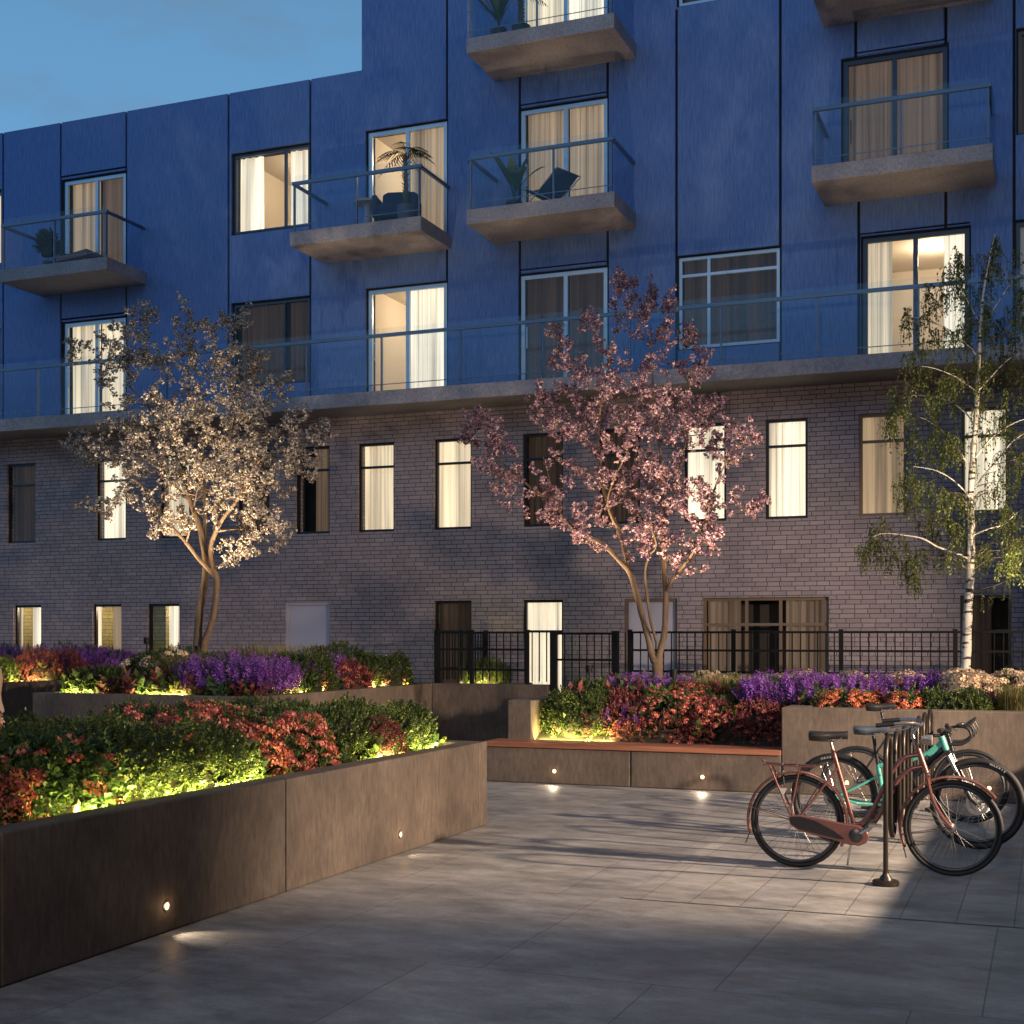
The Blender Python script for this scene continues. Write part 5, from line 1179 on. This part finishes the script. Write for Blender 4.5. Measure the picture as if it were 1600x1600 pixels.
def broad(label, loc, n, L, W, pot_m, name='potted_plant'):
    t = thing(name, label, 'potted plant', loc)
    b = MB(); b.lathe([(.001, 0), (.11, 0), (.15, .24), (.13, .24), (.12, .2), (.001, .2)], (0, 0, 0), 'z', 18); b.build('pot', pot_m, t)
    V = []; Fq = []
    for i in range(n):
        az = i*2.4+.7; lean = .25+.5*RNG.random(); LL = L*(.65+.5*RNG.random()); m_ = 9; prev = None
        for k in range(m_+1):
            u = k/m_; c = np.array([math.cos(az)*lean*LL*u**1.6, math.sin(az)*lean*LL*u**1.6, .2+LL*(u-.28*lean*u**3)]); w_ = .008 if u < .35 else W*math.sin(PI*min(1, (u-.3)/.7))**.7+.004
            sd = np.array([-math.sin(az), math.cos(az), 0])*w_; q = len(V); V += [c-sd+np.array([0, 0, w_*.3]), c, c+sd+np.array([0, 0, w_*.3])]
            if prev is not None: Fq += [(prev, prev+1, q+1, q), (prev+1, prev+2, q+2, q+1)]
            prev = q
    np_mesh('leaves', np.array(V), np.array(Fq), [bananaleaf], t, True); return t
broad('broad leaved banana plant left of the sling chair', (-8.85, 22.35, ZB), 8, 1.0, .085, potd)
broad('leafy pot plant on the topmost balcony, at its left end', (-9.05, 22.1, 12.211), 12, .8, .05, potd)
palm('dark potted palm on the topmost balcony', (-8.7, 22.3, 12.211), .9, potd, 12, .5, .6)
bush('small bushy pot plant on the leftmost balcony', 'potted plant', (-19.1, 22.25, ZB+.32), .20, .20, .42, bananaleaf, dens=240, sl=.13, name='potted_plant')
b = MB(); b.lathe([(.001, .0), (.09, .0), (.11, .2), (.001, .2)], (0, 0, -.32), 'z', 14); b.tube([(0, 0, -.14), (0, 0, .1)], .012, 6); o = b.build('pot', potd, bpy.data.objects['potted_plant.002'] if 'potted_plant.002' in bpy.data.objects else bpy.data.objects['potted_plant'])
t = thing('sling_chair', 'navy sling lounge chair with thin crossed legs', 'chair', (-8.15, 22.3, ZB), R(-20))
b = MB()
for s in (-1, 1):
    b.tube([(-.38, s*.30, 0), (.42, s*.33, .58)], .009, 6); b.tube([(.38, s*.30, 0), (-.36, s*.30, .42)], .009, 6)
b.tube([(-.38, -.3, .01), (.38, .3, .01)], .009, 6); b.tube([(-.38, .3, .01), (.38, -.3, .01)], .009, 6); b.build('frame', cane, t)
V = []; Fq = []; nx = 12
for i in range(nx+1):
    u = i/nx; x = -.42+.86*u; z = .40-.22*math.sin(PI*min(1, u*1.1))+.36*max(0, u-.5)
    for j in range(7): v = j/6-.5; V.append((x, v*.62, z+.12*(2*v)**2*math.sin(PI*u)))
for i in range(nx):
    for j in range(6): q = i*7+j; Fq.append((q, q+1, q+8, q+7))
np_mesh('sling', np.array(V), np.array(Fq), [mat('navy_sling', (.025, .06, .16), .85)], t, True)
t = thing('lounger', 'low red brown wooden lounger on the leftmost balcony', 'lounger', (-18.35, 22.3, ZB))
b = MB(); b.prism([(-.42, .10), (.40, .16), (.44, .22), (.40, .30), (-.45, .18)], -.28, .28); b.build('seat', redw, t, .01)
for sx in (-.35, .33):
    for sy in (-.24, .24): b = MB(); b.tube([(sx, sy, 0), (sx, sy, .12)], .02, 6); b.build('leg', redw, t)
b = MB(); b.lathe([(.001, -.05), (.16, -.04), (.20, 0), (.16, .05), (.001, .06)], (-.25, 0, .24), 'z', 16); b.build('cushion', bluefab, t)

# ------------------------------------------------------------------ person on the left walkway
skinm = mat('skin', (.50, .30, .22), .55); coatm = mat('beige_coat_cloth', (.36, .26, .19), .9); hairm = mat('brown_hair', (.10, .055, .03), .7); trm = mat('dark_trousers_cloth', (.05, .04, .045), .9); shoem = mat('brown_shoes', (.06, .035, .02), .5); redm = mat('red_cloth', (.42, .015, .015), .8)
def skin_mesh(name, V, E_, Rd, m, parent, sub=2, root=0):
    me = bpy.data.meshes.new(name); me.from_pydata([Vector(v) for v in V], E_, []); me.materials.append(m)
    o = bpy.data.objects.new(name, me); link(o, parent); o.modifiers.new('skin', 'SKIN'); me.skin_vertices.new() if not me.skin_vertices else None
    for i, r in enumerate(Rd): sv = me.skin_vertices[0].data[i]; sv.radius = r if isinstance(r, tuple) else (r, r); sv.use_root = (i == root)
    s = o.modifiers.new('sub', 'SUBSURF'); s.levels = s.render_levels = sub; o.modifiers['skin'].use_smooth_shade = True; return o
# stands facing the building, x is the person's right hand side once turned
pt = thing('person', 'person in a beige coat and dark trousers cut off by the left picture edge', 'person', (-10.93, 11.75, 0), R(-18))
V = [(0, 0, .90), (0, .01, 1.08), (0, .02, 1.28), (0, .01, 1.42), (0, .015, 1.48), (0, .03, 1.56), (0, .035, 1.63)]
Rd = [(.13, .10), (.115, .085), (.145, .095), (.09, .06), (.048, .05), (.075, .09), (.055, .075)]; Ed = [(0, 1), (1, 2), (2, 3), (3, 4), (4, 5), (5, 6)]
for s in (-1, 1):
    i = len(V); V += [(s*.09, 0, .84), (s*.10, .12*s, .48), (s*.10, .05*s, .09), (s*.10, .05*s+.10, .035), (s*.10, .05*s+.17, .025)]; Rd += [.085, .056, .036, .035, .022]; Ed += [(0, i), (i, i+1), (i+1, i+2), (i+2, i+3), (i+3, i+4)]
    i = len(V); V += [(s*.165, 0, 1.38), (s*.215, -.03*s, 1.12), (s*.235, .05-.02*s, .88), (s*.24, .06-.02*s, .82)]; Rd += [.05, .038, .026, (.014, .032)]; Ed += [(3, i), (i, i+1), (i+1, i+2), (i+2, i+3)]
    h = i+3; hx, hy, hz = V[h]
    for k in range(4):   # four curled fingers and a thumb
        y = hy-.027+.018*k; L = (.062, .074, .078, .066)[k]; j = len(V); V += [(hx+.004*s, y, hz-.035), (hx+.002*s, y, hz-.035-L*.55), (hx-.018*s, y, hz-.035-L*.85)]; Rd += [.0095, .0088, .0075]; Ed += [(h, j), (j, j+1), (j+1, j+2)]
    j = len(V); V += [(hx-.012*s, hy+.035, hz-.02), (hx-.02*s, hy+.05, hz-.055)]; Rd += [.011, .009]; Ed += [(h, j), (j, j+1)]
skin_mesh('body', V, Ed, Rd, skinm, pt)
b = MB()
def ring(z, rx, ry, cy=0): return (z, rx, ry, cy)
def loft(rings, n=24):
    vs = []; fs = []
    for (z, rx, ry, cy) in rings:
        for k in range(n): a = 2*PI*k/n; w = 1+.03*math.sin(5*a+z*9); vs.append((rx*w*math.cos(a), cy+ry*w*math.sin(a), z))
    for i in range(len(rings)-1):
        for k in range(n): fs.append((i*n+k, i*n+(k+1) % n, (i+1)*n+(k+1) % n, (i+1)*n+k))
    return vs, fs
b.add(*loft([(.66, .225, .17, 0), (.80, .215, .165, 0), (.98, .185, .145, 0), (1.12, .175, .135, 0), (1.28, .195, .14, .015), (1.38, .185, .12, .015), (1.44, .12, .09, .01), (1.47, .075, .07, .012)]), True)
for s in (-1, 1): b.tube(sm([(s*.15, 0, 1.395), (s*.20, -.01*s, 1.30), (s*.222, -.03*s, 1.12), (s*.238, .045-.02*s, .90)]), [.062]*6+[.058]*6+[.052]*6+[.044], 12)
b.build('coat', coatm, pt)
b = MB()
for s in (-1, 1): b.tube(sm([(s*.075, 0, .88), (s*.095, .06*s, .68), (s*.10, .12*s, .48), (s*.10, .07*s, .28), (s*.10, .05*s, .08)]), [.10]*6+[.08]*6+[.066]*6+[.058]*7, 14)
b.build('trousers', trm, pt)
for s in (-1, 1): b = MB(); b.tube(sm([(s*.10, .05*s-.05, .045), (s*.10, .05*s+.04, .045), (s*.10, .05*s+.13, .035), (s*.10, .05*s+.19, .03)]), [.042]*6+[.045]*6+[.04]*6+[.028], 12); b.build('shoe', shoem, pt)
b = MB(); vs, fs = loft([(1.50, .06, .045, -.03), (1.54, .088, .085, 0), (1.60, .095, .105, .008), (1.66, .088, .10, .012), (1.70, .06, .07, .015), (1.715, .01, .01, .015)]); b.add(vs, fs, True); hr = b.build('hair', hairm, pt); hr.location = (0, -.012, -.015)
b = MB(); 
for s in (-1, 1): b.lathe([(.001, 0), (.012, .002), (.012, .01), (.001, .012)], (s*.03, .112, 1.575), 'y', 10)
b.tube([(0, .115, 1.575), (0, .137, 1.545)], [.008, .014], 8); b.tube([(-.022, .114, 1.515), (.022, .114, 1.515)], .006, 6); b.build('face', skinm, pt)
bg_ = thing('shopping_bag', 'red cloth bag hanging from the hand of the person at the left edge', 'bag', (-10.70, 11.62, .30), R(-18))
b = MB(); b.prism([(-.17, 0), (.17, 0), (.20, .36), (.185, .42), (-.185, .42), (-.20, .36)], -.06, .06); b.build('bag_body', redm, bg_, .015)
for y in (-.05, .05): b = MB(); b.tube(sm([(-.09, y, .42), (-.06, y*.6, .49), (0, y*.2, .52), (.06, y*.6, .49), (.09, y, .42)]), .008, 6); b.build('handle', redm, bg_)

# ------------------------------------------------------------------ unseen block added behind the viewer, holding back sky light
ob = thing('opposite_sky_blocker', 'dark brick block added behind the viewer to hold back sky light', 'building', (-6, -16, 0))
inv = Matrix.Translation((6, 16, 0))
b = MB(); b.box(-40, 26, -28, -16, 0, 12.8); o = b.build('walls', M['brick'], ob); o.matrix_parent_inverse = inv
b = MB(); b.box(-40.2, 26.2, -28.2, -15.8, 12.8, 13.1); o = b.build('roof', M['slab'], ob); o.matrix_parent_inverse = inv
for r_ in range(4):
    for c_ in range(14):
        x = -38+4.4*c_; z = 1.0+3.1*r_; b = MB(); b.box(x, x+1.3, -15.995, -15.94, z, z+1.7); f = b.build('window', M['black'], ob); f.matrix_parent_inverse = inv
        b = MB(); b.quad((x+.06, -15.938, z+.06), (x+1.24, -15.938, z+.06), (x+1.24, -15.938, z+1.64), (x+.06, -15.938, z+1.64)); q = b.build('pane', M['cu_warm'] if (r_*5+c_*3) % 7 == 0 else M['glassdark'], f)

# unseen wing added beyond the right edge to close off the sky on that side
wg = thing('wing_sky_blocker', 'brick wing added beyond the right picture edge to block sky light', 'building', (14, 4, 0)); inv = Matrix.Translation((-14, -4, 0))
b = MB(); b.box(12, 22, -12, 22.9, 0, 14.5); o = b.build('walls', M['brick'], wg); o.matrix_parent_inverse = inv
b = MB(); b.box(11.8, 22.2, -12.2, 22.95, 14.5, 14.8); o = b.build('roof', M['slab'], wg); o.matrix_parent_inverse = inv
for r_ in range(4):
    for c_ in range(8):
        y = -10+4.1*c_; z = .9+3.3*r_; b = MB(); b.box(11.94, 11.995, y, y+1.2, z, z+1.8); f = b.build('window', M['black'], wg); f.matrix_parent_inverse = inv
        b = MB(); b.quad((11.937, y+.06, z+.06), (11.937, y+1.14, z+.06), (11.937, y+1.14, z+1.74), (11.937, y+.06, z+1.74)); q = b.build('pane', M['cu_warm'] if (r_*3+c_*2) % 5 == 0 else M['glassdark'], f)


# ------------------------------------------------------------------ lamps: garden spots under the trees and unseen street lamps added beyond the right edge
def uplight(loc, targets, label):
    t = thing('garden_spotlight', label, 'spotlight', loc, 0, 'garden spotlights under the trees')
    b = MB(); b.tube([(0, 0, -.5), (0, 0, .12)], .012, 8); b.build('stake', M['steel'], t)
    b = MB(); b.lathe([(.001, .12), (.045, .12), (.05, .22), (.042, .22), (.04, .20)], (0, 0, 0), 'z', 16); b.build('housing', M['steel'], t)
    b = MB(); b.lathe([(.001, .205), (.04, .2)], (0, 0, 0), 'z', 16); b.build('lens', M['lamp'], t)
    for tg, pw, sz in targets:
        L = Vector(loc)+Vector((0, 0, .24)); spot(L, tg, pw, (1, .75, .46), sz, .9, .04, t)
UP = 2.7; FILL = 2500
uplight((-11.6, 16.7, 1.38), [((-12.0, 17.9, 6.5), 560*UP, 74)], 'small spotlight in front of the white tree')
uplight((-12.95, 17.3, 1.50), [((-12.6, 17.9, 6.0), 230*UP, 84), ((-12.55, 18.0, 2.6), 22, 60)], 'small spotlight left of the white tree')
uplight((-4.45, 16.75, 1.10), [((-4.8, 17.9, 6.5), 460*UP, 78), ((-5.1, 18.0, 2.6), 16, 60)], 'small spotlight in front of the pink tree')
uplight((-5.9, 17.7, 1.12), [((-6.4, 18.0, 6.5), 240*UP, 90)], 'small spotlight left of the pink tree')
uplight((-.35, 17.1, 1.15), [((-.7, 18.0, 6.5), 300*UP, 80)], 'small spotlight at the foot of the birch')

def added_street_lamp(loc, label, tg, pw, size):
    t = thing('added_street_lamp', label, 'street lamp', loc, 0, 'street lamps added or assumed out of view')
    b = MB(); b.lathe([(.11, 0), (.11, .02), (.06, .05), (.05, .9), (.045, loc[2]+3.6), (.001, 3.62)], (0, 0, 0), 'z', 16); b.build('pole', M['steel'], t)
    b = MB(); b.box(-.55, .05, -.11, .11, 3.62, 3.70); b.build('head', M['steel'], t, .01)
    b = MB(); b.quad((-.52, -.09, 3.617), (-.2, -.09, 3.617), (-.2, .09, 3.617), (-.52, .09, 3.617)); b.build('lens', M['lamp'], t)
    spot((loc[0]-.36, loc[1], 3.46), tg, pw, (1, .77, .57), size, .6, .11, t)
added_street_lamp((6.3, 9.8, 0), 'dark street lamp assumed out of view right of the bicycle rack', (-2.6, 12.0, .2), 9800, 58)  # unseen lamp, assumed as source of the warm pool and long bicycle shadows
added_street_lamp((6.6, 13.4, 0), 'dark street lamp added out of view beside the right hand bed', (-1.4, 17.6, 1.8), 6200, 52)  # unseen lamp and post, added to light birch, flowers and brick from the right

t = thing('added_street_lamp', 'tall fill lamp added behind the viewer', 'street lamp', (-1.0, -5., 0), 0, 'street lamps added or assumed out of view')  # unseen fill lamp, post included, added to give broad warm light
b = MB(); b.lathe([(.13, 0), (.13, .02), (.07, .05), (.05, 5.9), (.001, 5.92)], (0, 0, 0), 'z', 16); b.build('pole', M['steel'], t)
b = MB(); b.lathe([(.001, 5.92), (.34, 5.93), (.36, 6.0), (.1, 6.12), (.001, 6.13)], (0, 0, 0), 'z', 24); b.build('head', M['steel'], t)
b = MB(); b.lathe([(.06, 5.90), (.33, 5.90), (.33, 5.915)], (0, 0, 0), 'z', 24); b.build('lens', M['lamp'], t)
spot((-1.0, -4.6, 5.7), (-6.5, 23., 3.4), FILL, (1, .78, .60), 66, .9, .6)
# ------------------------------------------------------------------ world, camera, render
w = bpy.data.worlds.new('World'); sc.world = w; w.use_nodes = True; nt = w.node_tree; nt.nodes.clear()
out = nt.nodes.new('ShaderNodeOutputWorld'); bg = nt.nodes.new('ShaderNodeBackground'); tc = nt.nodes.new('ShaderNodeTexCoord')
sep = nt.nodes.new('ShaderNodeSeparateXYZ'); nt.links.new(tc.outputs['Generated'], sep.inputs[0])
rp = nt.nodes.new('ShaderNodeValToRGB'); nt.links.new(sep.outputs[2], rp.inputs[0]); e = rp.color_ramp.elements
e[0].position = 0.; e[0].color = (.16, .38, .66, 1); e[1].position = 1.; e[1].color = (.018, .027, .055, 1)
q = e.new(.28); q.color = (.16, .38, .66, 1); q = e.new(.44); q.color = (.12, .30, .53, 1); q = e.new(.62); q.color = (.03, .065, .15, 1)
mp = nt.nodes.new('ShaderNodeMapping'); mp.inputs['Scale'].default_value = (1, 1, 2.6); nt.links.new(tc.outputs['Generated'], mp.inputs[0])
nz = nt.nodes.new('ShaderNodeTexNoise'); nz.inputs['Scale'].default_value = 4.2; nz.inputs['Detail'].default_value = 7; nz.inputs['Roughness'].default_value = .55
nt.links.new(mp.outputs[0], nz.inputs['Vector'])
cr = nt.nodes.new('ShaderNodeValToRGB'); nt.links.new(nz.outputs['Fac'], cr.inputs[0]); cr.color_ramp.elements[0].position = .44; cr.color_ramp.elements[0].color = (0, 0, 0, 1); cr.color_ramp.elements[1].position = .62; cr.color_ramp.elements[1].color = (.85, .85, .85, 1)
mx = nt.nodes.new('ShaderNodeMix'); mx.data_type = 'RGBA'; nt.links.new(cr.outputs[0], mx.inputs[0]); nt.links.new(rp.outputs[0], mx.inputs[6]); mx.inputs[7].default_value = (.15, .255, .39, 1)
az = nt.nodes.new('ShaderNodeMapRange'); nt.links.new(sep.outputs[1], az.inputs[0]); az.inputs[1].default_value = .3; az.inputs[2].default_value = -.9; az.inputs[3].default_value = 1.; az.inputs[4].default_value = 1.9
ax = nt.nodes.new('ShaderNodeMapRange'); nt.links.new(sep.outputs[0], ax.inputs[0]); ax.inputs[1].default_value = .25; ax.inputs[2].default_value = 1.; ax.inputs[3].default_value = 1.; ax.inputs[4].default_value = .3
ml = nt.nodes.new('ShaderNodeMath'); ml.operation = 'MULTIPLY'; nt.links.new(az.outputs[0], ml.inputs[0]); nt.links.new(ax.outputs[0], ml.inputs[1])
nt.links.new(mx.outputs[2], bg.inputs[0]); nt.links.new(ml.outputs[0], bg.inputs[1]); nt.links.new(bg.outputs[0], out.inputs[0])

cd = bpy.data.cameras.new('camera'); cam = bpy.data.objects.new('camera', cd); link(cam)
cam.location = (0, 0, H); cam.rotation_euler = (R(90), 0, math.atan2(SA, CA)); cd.sensor_width = 36; cd.lens = 36*F/1600; cd.shift_y = 193/1600; cd.clip_end = 1500
sc.camera = cam
sc.view_settings.view_transform = 'Standard'; sc.view_settings.look = 'None'; sc.view_settings.exposure = 0; sc.view_settings.gamma = 1
sc.render.engine = 'CYCLES'; cy = sc.cycles
cy.use_denoising = True; cy.max_bounces = 6; cy.diffuse_bounces = 3; cy.glossy_bounces = 3; cy.transmission_bounces = 4; cy.transparent_max_bounces = 16
cy.sample_clamp_indirect = 4.; cy.caustics_reflective = False; cy.caustics_refractive = False; cy.use_light_tree = True
